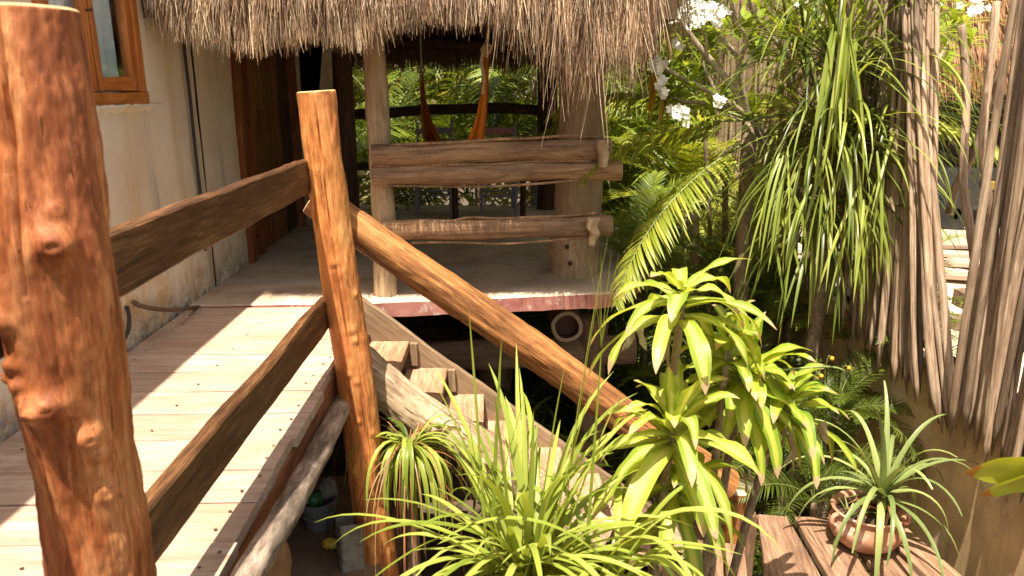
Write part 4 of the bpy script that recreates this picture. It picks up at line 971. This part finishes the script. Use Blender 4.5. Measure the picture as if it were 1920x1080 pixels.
# palms in the garden right of the platform
G2 = 'palms in the garden between platform and fence'
def gp(x, ybase, Y, s, nf, kind, label, el=(-.4, .7), stems=2, hgt=None):
    top = at(x, ybase, Y); z0 = GZ
    return palm('areca_palm', (top.x, top.y, z0), top.z - z0, nf, s, kind, label, 'palm', G2, el, trunk_r=.028, stems=stems)
gp(1215, 460, 7.0, .55, 14, 'm', 'small areca palm at the right corner of the concrete floor')
gp(1290, 380, 8.3, .8, 15, 'y', 'yellow green areca palm behind the plumeria branches')
gp(1180, 330, 9.8, .85, 18, 'y', 'pale areca palm behind the big corner post of the pavilion')
gp(1400, 540, 6.2, .55, 15, 'y', 'bushy areca palm left of the tall drooping plant')
gp(1330, 590, 5.6, .48, 16, 'd', 'low dark areca palm just behind the top dracaena head')
gp(1640, 640, 4.9, .34, 14, 'd', 'areca palm right of the drooping plant trunk against the stick fence')
gp(1575, 800, 4.3, .36, 18, 'd', 'dark low palm behind the potted agave')
gp(1490, 830, 4.6, .40, 16, 'd', 'dark palm below the dracaena crowns beside the newel post')
gp(1180, 760, 6.6, .7, 16, 'd', 'shaded palm under the right corner of the concrete floor')
gp(1440, 640, 5.3, .45, 14, 'd', 'shaded palm between dracaena crown and the drooping plant trunk')
gp(1350, 440, 7.0, .55, 13, 'y', 'sunlit areca palm in front of the far end of the stick fence')
gp(1250, 500, 6.3, .42, 16, 'm', 'small palm beside the right edge of the concrete floor, nearest the slab')
gp(1460, 430, 6.0, .45, 16, 'y', 'yellow green palm between areca palms and the drooping strap leaves')
gp(1600, 560, 5.3, .45, 14, 'm', 'sunlit palm showing right behind the trunk of the drooping plant')
gp(900, 640, 8.8, .7, 12, 'm', 'palm growing in the dim space behind the pavilion pillars', stems=1)
gp(1020, 720, 7.6, .6, 14, 'd', 'dark palm in the shade under the middle of the platform', stems=1)
pz = thing('coconut_palm', (2.2, 7.8, GZ), 'palm with one large sunlit frond arching over the platform edge', 'palm')
b0 = at(1405, 225, 5.35); tube('trunk', M['trunk'], [(b0.x + .1, b0.y, GZ), b0], (.07, .05), pz, 12)
FBIG = frond_mesh('frond', [M['frondy'], STEM], L=2.0, n=54, ll=.46, lw=.028, arch=.85, el=.12, droop=1.8, vee=.05)
link('frond', FBIG, pz, place(b0, math.pi + .1, -.12, .66, .45))
link('frond', FBIG, pz, place(at(1290, 190, 9.0), math.pi + .05, 0, .9, -.2))
link('frond', FBIG, pz, place(b0 + Vector((0, 0, -.15)), math.pi + .5, -.5, .8, .2)); link('frond', FBIG, pz, place(b0, -.6, 0.1, .8)); link('frond', FBIG, pz, place(b0, 1.2, 0.2, .9)); link('frond', FBIG, pz, place(b0, 2.4, 0.2, .9))
for (x, y0_, x1_, y1_, Yd, r_, lb) in ((1335, 620, 1322, 250, 6.4, .020, 'slender brown stem rising just right of the platform corner palm'), (1352, 640, 1360, 300, 6.1, .026, 'straight pale brown stem left of the bushy areca palm'), (1300, 640, 1302, 400, 6.2, .040, 'short cut stump with a pale top in the garden beside the platform'), (1420, 600, 1450, 240, 6.0, .022, 'thin grey stem leaning right behind the plumeria fork'), (1478, 640, 1470, 300, 5.7, .024, 'brown stem closest on the left to the drooping plant'), (1640, 640, 1655, 200, 4.75, .022, 'brown stem standing right of the drooping plant in front of the fence')):
    g0 = at(x, y0_, Yd); o = tube('stem', M['trunk'] if r_ < .03 else M['palepost'], [(g0.x, g0.y, GZ), g0, at((x + x1_) / 2 + 3, (y0_ + y1_) / 2, Yd), at(x1_, y1_, Yd)], r_, None, 10); tag(o, lb, 'stem')
ft = tube('palm_trunk', M['trunk'], [at(1265, 560, 9.0), at(1250, 400, 9.0), at(1255, 200, 9.0), at(1262, 60, 9.0)], (.10, .08), None, 12); tag(ft, 'ringed palm trunk behind the white plumeria blossoms', 'trunk')

def strapplant(t, crown, N, L, w, mat, el=(-.1, 1.3), grav=(1.2, 2.4), prof='long', fold=.3, origin=None, azr=(0, 6.283), name='leaves', wave=0, n=9, dead=0, mats=None, cw=.03):
    b = Bl()
    for i in range(N):
        az = U(*azr); e = U(*el); d = sph(az, e)
        b.blade(Vector(crown) + Vector((U(-cw, cw), U(-cw, cw), U(-.02, .05))) + d * .02, d, U(*L), U(*w), n=n, grav=U(*grav), fold=fold, prof=prof, wave=wave, curl=U(-.3, .3), mi=0 if i >= dead else 1)
    return b.build(name, mats or [mat], t, crown)
# tall drooping plant
dp = thing('ponytail_palm', (2.0, 5.0, GZ), 'slim trunked plant with long drooping strap leaves in front of the stick fence', 'tree')
tr0 = at(1515, 720, 4.9)
tube('trunk', M['trunk'], [(tr0.x - .02, tr0.y, GZ), tr0, at(1542, 520, 4.9), at(1552, 400, 4.9), at(1560, 250, 4.9), at(1580, 100, 4.85), at(1592, -60, 4.8)], (.055, .045), dp, 14)
def crown(x, y, Y, N, L, el, gr, w=(.012, .024)):
    c = at(x, y, Y); return strapplant(dp, c, N, L, w, M['droop'], el=el, grav=gr, name='leaf_crown', n=11, cw=.07)
crown(1562, 270, 4.85, 200, (.7, 1.2), (-.4, .9), (1.1, 3.0))
crown(1550, 400, 4.9, 90, (.6, 1.1), (-.6, .6), (1.6, 3.5))
crown(1592, -30, 4.75, 40, (.7, 1.0), (-.3, .9), (1.6, 3.5))
crown(1575, 130, 4.8, 110, (.6, 1.0), (-.3, 1.2), (.6, 2.0))
crown(1500, 90, 5.0, 60, (.5, .9), (-.3, 1.2), (.8, 2.4)); crown(1690, 110, 4.8, 60, (.5, .9), (-.3, 1.2), (.8, 2.6))
crown(1660, 240, 4.85, 110, (.6, 1.0), (-.4, 1.0), (2.0, 4.0))
crown(1480, 300, 5.1, 50, (.6, 1.0), (-.4, 1.0), (2.0, 4.0))
tube('branch', M['trunk'], [at(1566, 180, 4.9), at(1520, 150, 4.95), at(1500, 90, 5.0)], (.028, .02), dp); tube('branch', M['trunk'], [at(1562, 230, 4.9), at(1640, 180, 4.85), at(1690, 110, 4.8)], (.028, .02), dp)
tube('branch', M['trunk'], [at(1560, 300, 4.9), at(1610, 270, 4.93), at(1650, 225, 4.95)], (.03, .025), dp); tube('branch', M['trunk'], [at(1556, 370, 4.9), at(1515, 345, 5.0), at(1480, 300, 5.1)], (.03, .022), dp)
b = Bl()
for i in range(12):
    c = at(U(1560, 1610), U(5, 60), 4.6 + U(-.1, .1)); b.blade(c, (U(-.15, .15), -.15, -.5), U(.5, 1.0), U(.02, .032), n=9, grav=1.5, fold=.3, side=(1, U(-.6, .6), 0), curl=U(-.2, .2))
b.build('hanging_leaves', [M['grass']], dp, at(1585, 30, 4.6))
b = Bl()
for i in range(60):
    c = at(U(1440, 1690), U(240, 430), 4.55 + U(-.15, .15)); b.blade(c, (U(-.25, .25), -.2, -.35), U(.4, .8), U(.012, .022), n=9, grav=2.2, fold=.3, side=(1, U(-.8, .8), 0), curl=U(-.3, .3))
b.build('hanging_leaves', [M['grass'], M['redleaf']], dp, at(1560, 300, 4.6))

# plumeria
pm = thing('plumeria_tree', (1.9, 5.6, GZ), 'plumeria tree with bare crooked grey branches, green leaf rosettes and white blossoms', 'tree')
YP = 5.5
br = [([(1600, 620), (1575, 450), (1520, 400), (1405, 218)], .034, .026), ([(1405, 218), (1375, 165), (1330, 110), (1290, 60), (1262, 10), (1255, -40)], .024, .013),
      ([(1405, 218), (1345, 180), (1290, 152), (1245, 125), (1225, 85)], .020, .010), ([(1398, 212), (1330, 195), (1285, 190), (1262, 182)], .014, .008), ([(1375, 165), (1385, 120), (1370, 90), (1345, 60), (1350, 10), (1340, -40)], .016, .010),
      ([(1405, 218), (1385, 130), (1400, 75), (1380, 40), (1365, -20)], .018, .012), ([(1520, 400), (1500, 250), (1480, 110), (1455, 70), (1445, -20)], .022, .014), ([(1480, 110), (1440, 60), (1410, 20), (1400, -30)], .014, .010),
      ([(1590, 480), (1640, 300), (1700, 180), (1735, 60), (1740, 5)], .024, .013), ([(1560, 430), (1555, 220), (1560, 100), (1558, 20)], .02, .012), ([(1345, 180), (1320, 120), (1325, 80), (1310, 50)], .012, .008), ([(1700, 180), (1760, 110), (1790, 60)], .014, .010), ([(1520, 300), (1555, 130), (1600, 60), (1640, 30)], .016, .01)]
tips = []
for i, (c, r0, r1) in enumerate(br):
    dY = U(-.25, .25) if i > 1 else 0
    tube('trunk' if i == 0 else 'branch', M['palebark'], [at(x, y, YP + dY * k / (len(c) - 1)) for k, (x, y) in enumerate(c)], (r0 * 1.15, r1 * 1.15), pm, 10)
    tips.append(at(c[-1][0], c[-1][1], YP + dY))
for (x, y) in ((1245, 150), (1262, 100), (1300, 45), (1330, 90), (1380, 60), (1250, 40), (1290, 120), (1420, 110), (1440, 30), (1500, 10), (1340, 215), (1300, 165), (1395, 150), (1360, 190), (1700, 110), (1760, 70), (1690, 40), (1770, 130), (1810, 80), (1730, 210), (1560, 30), (1640, 90), (1470, 60), (1410, 60), (1240, 195), (1275, 215)):
    tips.append(at(x, y, YP + U(-.3, .4)))
b = Bl()
for tp_ in tips:
    if R_.random() < .06: continue
    for k in range(R_.randrange(9, 14)):
        b.blade(tp_ + Vector((U(-.04, .04), U(-.04, .04), U(-.04, .04))), sph(U(0, 6.28), U(-.25, 1.1)), U(.14, .25), U(.04, .06), n=5, grav=U(.2, 1.1), fold=.25, prof='lance')
for i in range(420):
    q = at(U(1240, 1800) if i % 2 else U(1420, 1800), U(-30, 120), YP + U(.15, .9)); b.blade(q, sph(U(0, 6.28), U(-.3, 1.0)), U(.13, .24), U(.035, .055), n=4, grav=U(.2, 1.1), fold=.25, prof='lance')
b.build('foliage', [M['plum']], pm, at(1400, 100, YP))
def petalflower(b, c, r, up):
    up = up.normalized(); s = up.orthogonal().normalized(); q = up.cross(s)
    for k in range(5):
        a = k * 1.2566 + U(-.1, .1); d = (s * math.cos(a) + q * math.sin(a)) + up * .45
        b.blade(c, d, r, r * .75, n=3, grav=.5, fold=.3, prof='oval', side=up.cross(d))
b = Bl()
for (x, y, N, rad) in ((1295, 25, 26, 30), (1262, 30, 12, 16), (1345, 30, 16, 22), (1275, 215, 16, 18), (1230, 125, 12, 18), (1245, 165, 8, 14), (1350, 190, 6, 12), (1270, 85, 4, 8), (1510, 3, 10, 14), (1712, 45, 16, 26), (1705, 62, 9, 24), (1735, 18, 22, 26), (1700, 30, 12, 18), (1830, 8, 10, 22), (1818, 25, 6, 10), (1325, 15, 8, 14)):
    for k in range(N):
        c = at(x + R_.gauss(0, rad * .55), y + R_.gauss(0, rad * .5), YP - .3 + U(-.1, .1)); petalflower(b, c, U(.028, .042), Vector((U(-.6, .6), -1, U(-.1, 1.0))))
b.build('blossoms', [M['petal']], pm, at(1400, 60, YP))
b = Bl()
for (x, y) in ((1225, 120), (1232, 150), (1215, 80), (1245, 175)):
    for k in range(5): b.blade(at(x + U(-8, 8), y, YP - .1), (U(-.2, .2), U(-.2, .2), -1), U(.18, .3), .035, n=5, grav=.3, prof='lance')
b.build('yellowed_leaves', [leafmat('yellow_leaf', [(.55, .36, .03), (.6, .42, .05)], .45)], pm, at(1225, 120, YP))

# dracaenas
dr = thing('dracaena', (.95, 2.75, GZ), 'bright yellow green broad leaved dracaena with several crowns in front of the stairs', 'plant')
def dracrown(x, y, Y, N, L, w, up=1.0, lean=(0, 0), el0=-.35, dm='drac'):
    c = at(x, y, Y); b = Bl()
    for i in range(N):
        t = i / N; az = i * 2.39996 + U(-.2, .2); e = el0 + (1.35 - el0) * t ** 1.1 * up + U(-.3, .3); d = sph(az, e) + Vector((lean[0], lean[1], 0)) * .3
        b.blade(c + Vector((0, 0, -.10 + .14 * t)) + sph(az, 0) * .012, d, U(*L) * (1 - .45 * t), U(*w) * (1 - .2 * t), n=12, grav=U(1.3, 3.0) * (1.15 - .5 * t), fold=.22, prof='lance', wave=U(.1, .4), curl=U(-.25, .25))
    b.build('leaf_crown', [M[dm]], dr, c); return c
k1 = dracrown(1278, 555, 2.55, 22, (.34, .52), (.060, .085), el0=-.1, up=.6)
k2 = dracrown(1395, 700, 2.75, 42, (.26, .44), (.055, .080), el0=-.5, dm='dracg')
k3 = dracrown(1262, 800, 2.45, 34, (.32, .50), (.058, .085), el0=-.4)
k4 = dracrown(1475, 750, 2.8, 32, (.28, .46), (.052, .075), up=.8, dm='dracg')
k6 = dracrown(1365, 640, 2.7, 16, (.20, .32), (.05, .07), el0=.2, dm='dracg')
k5 = dracrown(1270, 905, 2.5, 16, (.32, .48), (.058, .08), el0=-.5, up=.6, dm='dracg')
for c, x, y in ((k1, .62, 2.70), (k2, .90, 2.80), (k3, .60, 2.55), (k4, 1.0, 2.85), (k5, .6, 2.6), (k6, .90, 2.82)):
    tube('stem', M['trunk'], [(x, y, GZ), (x + .02, y, -1.0), (c.x * .6 + x * .4, c.y * .6 + y * .4, min(c.z - .35, -.2)), c + Vector((0, 0, -.02))], (.026, .014), dr, 8)
b = Bl()      # dead pale tips and shrivelled leaves hanging under the crowns
for (x, y) in ((1480, 800), (1500, 830), (1520, 790), (1455, 840), (1250, 620), (1190, 600), (1400, 880), (1290, 1010), (1545, 790)):
    for k in range(2): b.blade(at(x + U(-10, 10), y, 2.7), (U(-.3, .3), U(-.3, .3), -1), U(.1, .18), U(.02, .04), n=6, grav=.3, prof='lance', wave=.6, curl=U(-1, 1))
b.build('dead_leaves', [strawmat('dead_pale_leaf', [(.55, .42, .26), (.7, .62, .45), (.42, .22, .10)], .3)], dr, k4)
fsp = [at(1380, 730, 2.8), at(1440, 700, 2.78), at(1510, 690, 2.76), at(1560, 688, 2.76), at(1592, 698, 2.76)]
fst = tube('fruit_stalk', STEM, fsp, (.006, .004), dr)
for (x, y) in ((1592, 690), (1540, 705), (1560, 672), (1641, 671)):
    q = at(x, y, 2.75)
    if x == 1641: continue
    lathe('berry', M['berry'], [(0, -.009), (.006, -.007), (.009, 0), (.006, .007), (0, .009)], q, fst, 10)
    tube('berry_stem', STEM, [q, q + Vector((-.015, 0, .01)), at(x - 12, 690, 2.76)], .002, fst, 5, 4)
# foreground arching clump
fg = thing('grass_plant', (0, 2.3, GZ), 'light green clump of long arching strap leaves in the foreground below the stairs', 'plant')
c = at(985, 1085, 2.25)
tube('stem', M['trunk'], [(c.x, c.y, GZ), c], (.05, .03), fg)
strapplant(fg, c, 100, (.40, .80), (.016, .028), M['grass'], el=(.45, 1.45), grav=(.7, 2.3), fold=.35, n=12, cw=.05)
strapplant(fg, c, 30, (.3, .6), (.018, .028), M['grass'], el=(-.4, .5), grav=(1.0, 2.6), fold=.35, n=10, cw=.05)
c2 = at(1140, 1100, 2.15)
strapplant(fg, c2, 44, (.4, .75), (.020, .032), M['grass'], el=(.0, 1.3), grav=(1.6, 3.2), fold=.35, n=12, cw=.05)
b = Bl()
def toward(p, q, w, g, bend=.25):
    d = (q - p); L = d.length; b.blade(p, d.normalized() + Vector((0, 0, bend)), L * 1.06, w, n=12, grav=g, fold=.4, prof='long')
for (x, y, x2, y2, w_) in ((915, 1080, 880, 610, .012), (920, 1080, 940, 660, .014), (910, 1060, 985, 755, .014), (915, 1060, 865, 720, .01), (1000, 1080, 1060, 700, .022), (1020, 1080, 1110, 745, .022), (990, 1080, 1000, 790, .022), (1040, 1080, 1140, 470, .010), (1045, 1080, 1125, 560, .012), (1040, 1080, 1160, 760, .02), (700, 1085, 850, 1010, .016)):
    toward(at(x, y, 2.25), at(x2, y2, 2.25), w_, .5)
b.build('tall_leaves', [M['grass']], fg, c)
sg = thing('grass_stalk', at(1100, 1000, 2.2).to_tuple(), 'tall thin seeding grass stalk rising past the platform edge', 'grass stalk')
b = Bl()
for (x2, y2) in ((1127, 430), (1146, 475), (1163, 460), (1118, 500), (1104, 475)):
    b.blade(at(1128, 650, 2.2), (at(x2, y2, 2.2) - at(1128, 650, 2.2)).normalized(), .30, .0065, n=6, grav=.05, prof='grass', fold=.6)
b.blade(at(1095, 1050, 2.2), (at(1128, 640, 2.2) - at(1095, 1050, 2.2)).normalized(), .74, .020, n=8, grav=.02, prof='grass', fold=.8)
b.build('stalk', [M['grass']], sg, at(1100, 1000, 2.2))
# clump hanging below the log stringer
hg = thing('grass_plant', at(760, 820, 3.8).to_tuple(), 'clump with drooping green leaves and red dry threads under the log stringer', 'plant')
c = at(768, 850, 3.72)
tube('stem', M['trunk'], [(c.x, c.y, GZ), c + Vector((0, 0, -.03))], (.05, .03), hg)
strapplant(hg, c, 46, (.35, .62), (.018, .028), M['grass'], el=(.2, 1.1), grav=(6, 9), fold=.35, n=12)
strapplant(hg, c, 30, (.35, .6), (.016, .026), M['droop'], el=(.1, 1.0), grav=(6, 9), fold=.35, n=12)
strapplant(hg, c, 60, (.5, .95), (.004, .008), M['redleaf'], el=(-.2, .9), grav=(5, 9), fold=.5, n=12, name='dry_leaves')

# ================================================================== BENCH BOARDS, POT AND AGAVE
TZ = -.95
bn = thing('wooden_bench', (1.9, 3.6, GZ), 'low bench of weathered brown boards carrying the terracotta pot', 'bench')
def quadboard(c4, th, seed):
    """board following four corner points (near-left, near-right, far-right, far-left)"""
    nl, nr, fr2, fl2 = c4; p0 = (nl + nr) / 2; p1 = (fl2 + fr2) / 2; w0 = (nr - nl).length; w1 = (fr2 - fl2).length
    return board('bench_board', M['bench'], p0 - Vector((0, 0, th / 2 + .001 * seed)), p1 - Vector((0, 0, th / 2 + .001 * seed)), w0, th, (nr - nl).normalized(), bn, seed + 5, m=30, wob=.004, wprof=((0, 1), (1, w1 / w0)))
L4 = [((1440, 1120), (1560, 1120), (1476, 967), (1422, 965)), ((1578, 1120), (1662, 1120), (1556, 970), (1488, 969)), ((1680, 1120), (1762, 1120), (1624, 975), (1570, 972)), ((1784, 1120), (1850, 1120), (1700, 988), (1639, 980))]
for i, q in enumerate(L4): quadboard([P(x, y, Z=TZ) for x, y in q], .045, i)
L5 = [((1290, 1120), (1360, 1120), (1350, 975), (1300, 970)), ((1366, 1120), (1404, 1120), (1392, 960), (1356, 960))]
for i, q in enumerate(L5): quadboard([P(x, y, Z=TZ - .25) for x, y in q], .05, i + 7)
board('bench_leg', M['bench'], (1.5, 3.9, GZ), (1.5, 3.9, TZ - .06), .1, .1, (1, 0, 0), bn, 3); board('bench_leg', M['bench'], (2.3, 3.7, GZ), (2.3, 3.7, TZ - .06), .1, .1, (1, 0, 0), bn, 4)
board('bench_leg', M['bench'], (1.45, 3.1, GZ), (1.45, 3.1, TZ - .06), .1, .1, (1, 0, 0), bn, 3)
pb = P(1618, 1020, Z=TZ)
pot = thing('plant_pot', (pb.x, pb.y, TZ), 'round terracotta pot with ear handles standing on the brown boards', 'pot')
k = 1.0
lathe('bowl', M['terracotta'], [(r * k, z * k) for r, z in ((0, 0), (.085, 0), (.12, .015), (.16, .05), (.183, .095), (.185, .13), (.172, .165), (.165, .185), (.178, .205), (.183, .215), (.178, .222), (.165, .215), (.155, .19), (.16, .15), (0, .15))], (pb.x, pb.y, TZ + .001), pot)
lathe('soil', M['soil'], [(.154, .17), (.08, .185), (0, .19)], (pb.x, pb.y, TZ), pot)
for s in (-1, 1):
    q = Vector((pb.x + s * .175, pb.y - .03, TZ + .17)); tube('handle', M['terracotta'], [q + Vector((-s * .01, 0, .035)), q + Vector((s * .025, -.01, .025)), q + Vector((s * .028, -.01, -.015)), q + Vector((-s * .0, 0, -.035))], .012, pot)
ag = thing('agave', (pb.x + .05, pb.y, TZ + .19), 'spiky grey green agave with drooping leaves growing in the terracotta pot', 'agave')
ac = Vector((pb.x + .07, pb.y, TZ + .26)); b = Bl()
for i in range(34):
    t = i / 34; az = i * 2.4 + U(-.25, .25); e = -.2 + 1.6 * t + U(-.12, .12)
    b.blade(ac + sph(az, 0) * .02 + Vector((0, 0, .08 * t)), sph(az, e), U(.45, .70) * (1 - .15 * t), U(.030, .044), n=12, grav=U(2.4, 5.5) * (1.15 - .8 * t), fold=.4, prof='grass', wave=.06, curl=U(-.3, .3))
b.build('leaves', [M['agave']], ag, ac)
b = Bl()
for i in range(8): b.blade(Vector((pb.x - .11, pb.y - .02, TZ + .19)), sph(i * .8, U(.5, 1.2)), U(.08, .15), .014, n=5, grav=.4, fold=.4, prof='grass')
for i in range(30): b.blade(Vector((pb.x + U(-.05, .12), pb.y + U(-.08, .05), TZ + .26)), sph(U(0, 6.28), U(-.9, .2)), U(.1, .2), .018, n=4, grav=1.5, prof='grass', mi=1)
b.build('offshoots', [M['agave'], M['strawbrown']], ag, (pb.x, pb.y, TZ + .2))
# broad leaf at the right edge
bl_ = thing('broad_leaf_plant', at(2050, 1000, 1.9).to_tuple(), 'plant at the right edge showing two broad green leaves with red brown margins', 'plant')
b = Bl(); q = at(2010, 880, 1.95)
for (x2, y2, w_) in ((1812, 882, .13), (1840, 925, .10), (2150, 800, .10)):
    e = at(x2, y2, 1.95); b.blade(q, (e - q).normalized() + Vector((0, 0, .12)), (e - q).length * 1.02, w_, n=12, grav=.4, fold=.25, prof='lance', side=(.2, -.35, 1), wave=.1)
b.build('leaves', [M['bananaleaf']], bl_, q)
tube('stem', STEM, [(q.x + .05, q.y, GZ), (q.x + .03, q.y, -.5), q], (.02, .008), bl_)

# ================================================================== RUBBISH UNDER THE WALK
bk = P(600, 985, Y=4.0); bzf = bk.z
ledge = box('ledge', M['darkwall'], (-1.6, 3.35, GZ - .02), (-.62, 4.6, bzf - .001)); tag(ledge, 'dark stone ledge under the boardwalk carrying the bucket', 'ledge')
bu = thing('bucket', (bk.x, bk.y, bzf), 'grey plastic bucket full of rubbish under the boardwalk', 'bucket')
lathe('shell', M['bucket'], [(0, 0), (.078, 0), (.105, .17), (.112, .17), (.112, .182), (.100, .182), (.096, .12), (0, .12)], (bk.x, bk.y, bzf), bu, 32)
tube('handle', M['white'], [(bk.x - .11, bk.y, bzf + .165), (bk.x - .09, bk.y - .09, bzf + .13), (bk.x, bk.y - .13, bzf + .11), (bk.x + .09, bk.y - .09, bzf + .13), (bk.x + .11, bk.y, bzf + .165)], .003, bu)
def bag(name, mat, c, r, seed, label, cat, sq=(1, 1, 1)):
    v = []; f = []; n, m = 28, 18
    for j in range(m + 1):
        th_ = math.pi * j / m
        for i in range(n):
            ph = 2 * math.pi * i / n; d = Vector((math.sin(th_) * math.cos(ph), math.sin(th_) * math.sin(ph), math.cos(th_)))
            rr = r * (1 + .25 * noise.noise(d * 2 + Vector((seed, 0, 0))) + .12 * noise.noise(d * 6 + Vector((seed, 0, 0)))); v.append((d.x * rr * sq[0], d.y * rr * sq[1], d.z * rr * sq[2]))
    for j in range(m):
        for i in range(n): a = j * n + i; b_ = j * n + (i + 1) % n; f.append((a, a + n, b_ + n, b_))
    o = link(name, mesh(name, v, f, mat), None, Matrix.Translation(Vector(c))); tag(o, label, cat); return o
bag('green_wrapper', M['greenp'], (bk.x - .02, bk.y - .01, bzf + .17), .05, 3, 'crumpled green wrapper inside the grey bucket', 'wrapper')
bag('paper_scrap', M['white'], (bk.x - .065, bk.y - .02, bzf + .18), .03, 5, 'white paper scrap on the left rim of the bucket', 'paper')
bag('crumpled_bag', M['white'], (bk.x + .05, bk.y + .05, bzf + .21), .06, 6, 'pale crumpled bag sticking up out of the bucket', 'bag', (1, .8, 1.2))
yb_ = at(618, 968, 3.75); bag('yellow_bottle', M['yellow'], (yb_.x, yb_.y, bzf + .04), .04, 9, 'dim yellow plastic container lying in front of the bucket', 'container', (1.3, .8, .8))
bt = thing('bottle', (bk.x + .10, bk.y - .10, bzf), 'small clear bottle with green cap beside the bucket', 'bottle')
lathe('body', M['glass'], [(0, .0), (.03, 0), (.032, .02), (.032, .11), (.012, .15), (.012, .165)], (bk.x + .10, bk.y - .10, bzf), bt, 20); lathe('cap', M['greenp'], [(.014, .16), (.014, .18), (0, .181)], (bk.x + .10, bk.y - .10, bzf), bt, 16)
cb = at(655, 1000, 3.6); cz = cb.z
bx_ = thing('sack', (cb.x, cb.y, cz - .2), 'open white paper sack standing behind the corner post', 'sack')
v = []; f = []
for j in range(13):
    for i in range(32):
        a = 2 * math.pi * i / 32; kk = 1 / max(abs(math.cos(a)), abs(math.sin(a))) ** .8; z = -.28 + .36 * j / 12; r = (.065 + .006 * noise.noise(Vector((math.cos(a) * 3, math.sin(a) * 3, z * 14)))) * kk
        v.append((cb.x + r * math.cos(a + .4), cb.y + r * math.sin(a + .4) * .8, cz + z + (.02 * noise.noise(Vector((a * 2, 0, 0))) if j == 12 else 0)))
for j in range(12):
    for i in range(32): a = j * 32 + i; b_ = j * 32 + (i + 1) % 32; f.append((a, b_, b_ + 32, a + 32))
link('paper', mesh('paper', v, f, M['white']), bx_)

# ================================================================== FAR VEGETATION
def mass(name, label, boxs, N, mat, L=(.25, .5), w=(.03, .06), clump=.5):
    b = Bl(); cl = []
    for (x0, x1, y0, y1, z0, z1, k) in boxs:
        for i in range(k): cl.append(Vector((U(x0, x1), U(y0, y1), U(z0, z1))))
    for i in range(N):
        c = R_.choice(cl); q = c + Vector((R_.gauss(0, clump), R_.gauss(0, clump), R_.gauss(0, clump * .8))); d = sph(U(0, 6.28), U(-.9, 1.1))
        b.flat(q, d, U(*L), U(*w), Vector((U(-1, 1), U(-1, 1), U(-1, 1))), grav=U(.1, .9))
    o = b.build(name, [mat], None, (0, 12, 0)); tag(o, label, 'foliage', kind='stuff'); return o
mass('far_foliage', 'mass of sunlit mixed foliage closing the view behind the garden', [(-4, 4, 12.5, 16, -1.9, 4.5, 150), (3.2, 9, 14, 18, -.5, 5, 110), (8, 16, 15, 20, -.5, 6, 60)], 42000, M['mass'], (.3, .6), (.04, .08), .55)
mass('shrub_foliage', 'dense undergrowth around the palms in the garden', [(1.4, 2.3, 8.6, 10.5, -1.9, .6, 40), (1.6, 2.5, 9, 11.5, -.5, 2.4, 40), (1.9, 2.5, 8.2, 10.5, .8, 2.8, 40)], 7000, M['frond'], (.2, .5), (.02, .035), .25)
mass('low_foliage', 'dim low leaves covering the garden soil', [(0, 2.4, 3.2, 9, -1.95, -1.6, 60), (-1, 1.3, 9.3, 11, -1.9, -.6, 40)], 9000, M['frondd'], (.15, .35), (.015, .035), .2)
for i, (x, y, H_, r, lb) in enumerate(((5.2, 11.0, 3.0, .10, 'fan palm with green leaves and brown hanging skirt beyond the fence gap'), (3.6, 12.4, 3.4, .09, 'taller fan palm further back behind the stick fence'))):
    t = thing('fan_palm', (x, y, -.55), lb, 'palm', 'fan palms beyond the fence')
    tube('trunk', M['trunk'], [(x, y, -.6), (x, y, -.6 + H_ * .6)], (r, r * .9), t, 10)
    top = Vector((x, y, -.6 + H_ * .62))
    for k in range(14):
        az = k * 2.4; e = U(-.3, 1.0); d = sph(az, e); st_ = top + d * .45; b = Bl(); b.tube([top, st_], [.012, .008], 1, 5)
        for q in range(22):
            a = (q - 10.5) / 10.5 * 1.9; s = d.cross(Vector((0, 0, 1))).normalized(); dd = d * math.cos(a) + s * math.sin(a)
            b.blade(st_, dd, .55, .035, n=4, grav=.8, fold=.4, prof='lance')
        b.build('fan_leaf', [M['frond'], STEM], t, top)
    b = Bl()
    for k in range(500): az = U(0, 6.28); b.blade(top + sph(az, 0) * U(.05, .3) + Vector((0, 0, U(-.2, .1))), sph(az, U(-1.4, -.4)), U(.4, .8), .02, n=3, grav=1, prof='strip')
    b.build('dead_skirt', [M['strawbrown']], t, top)
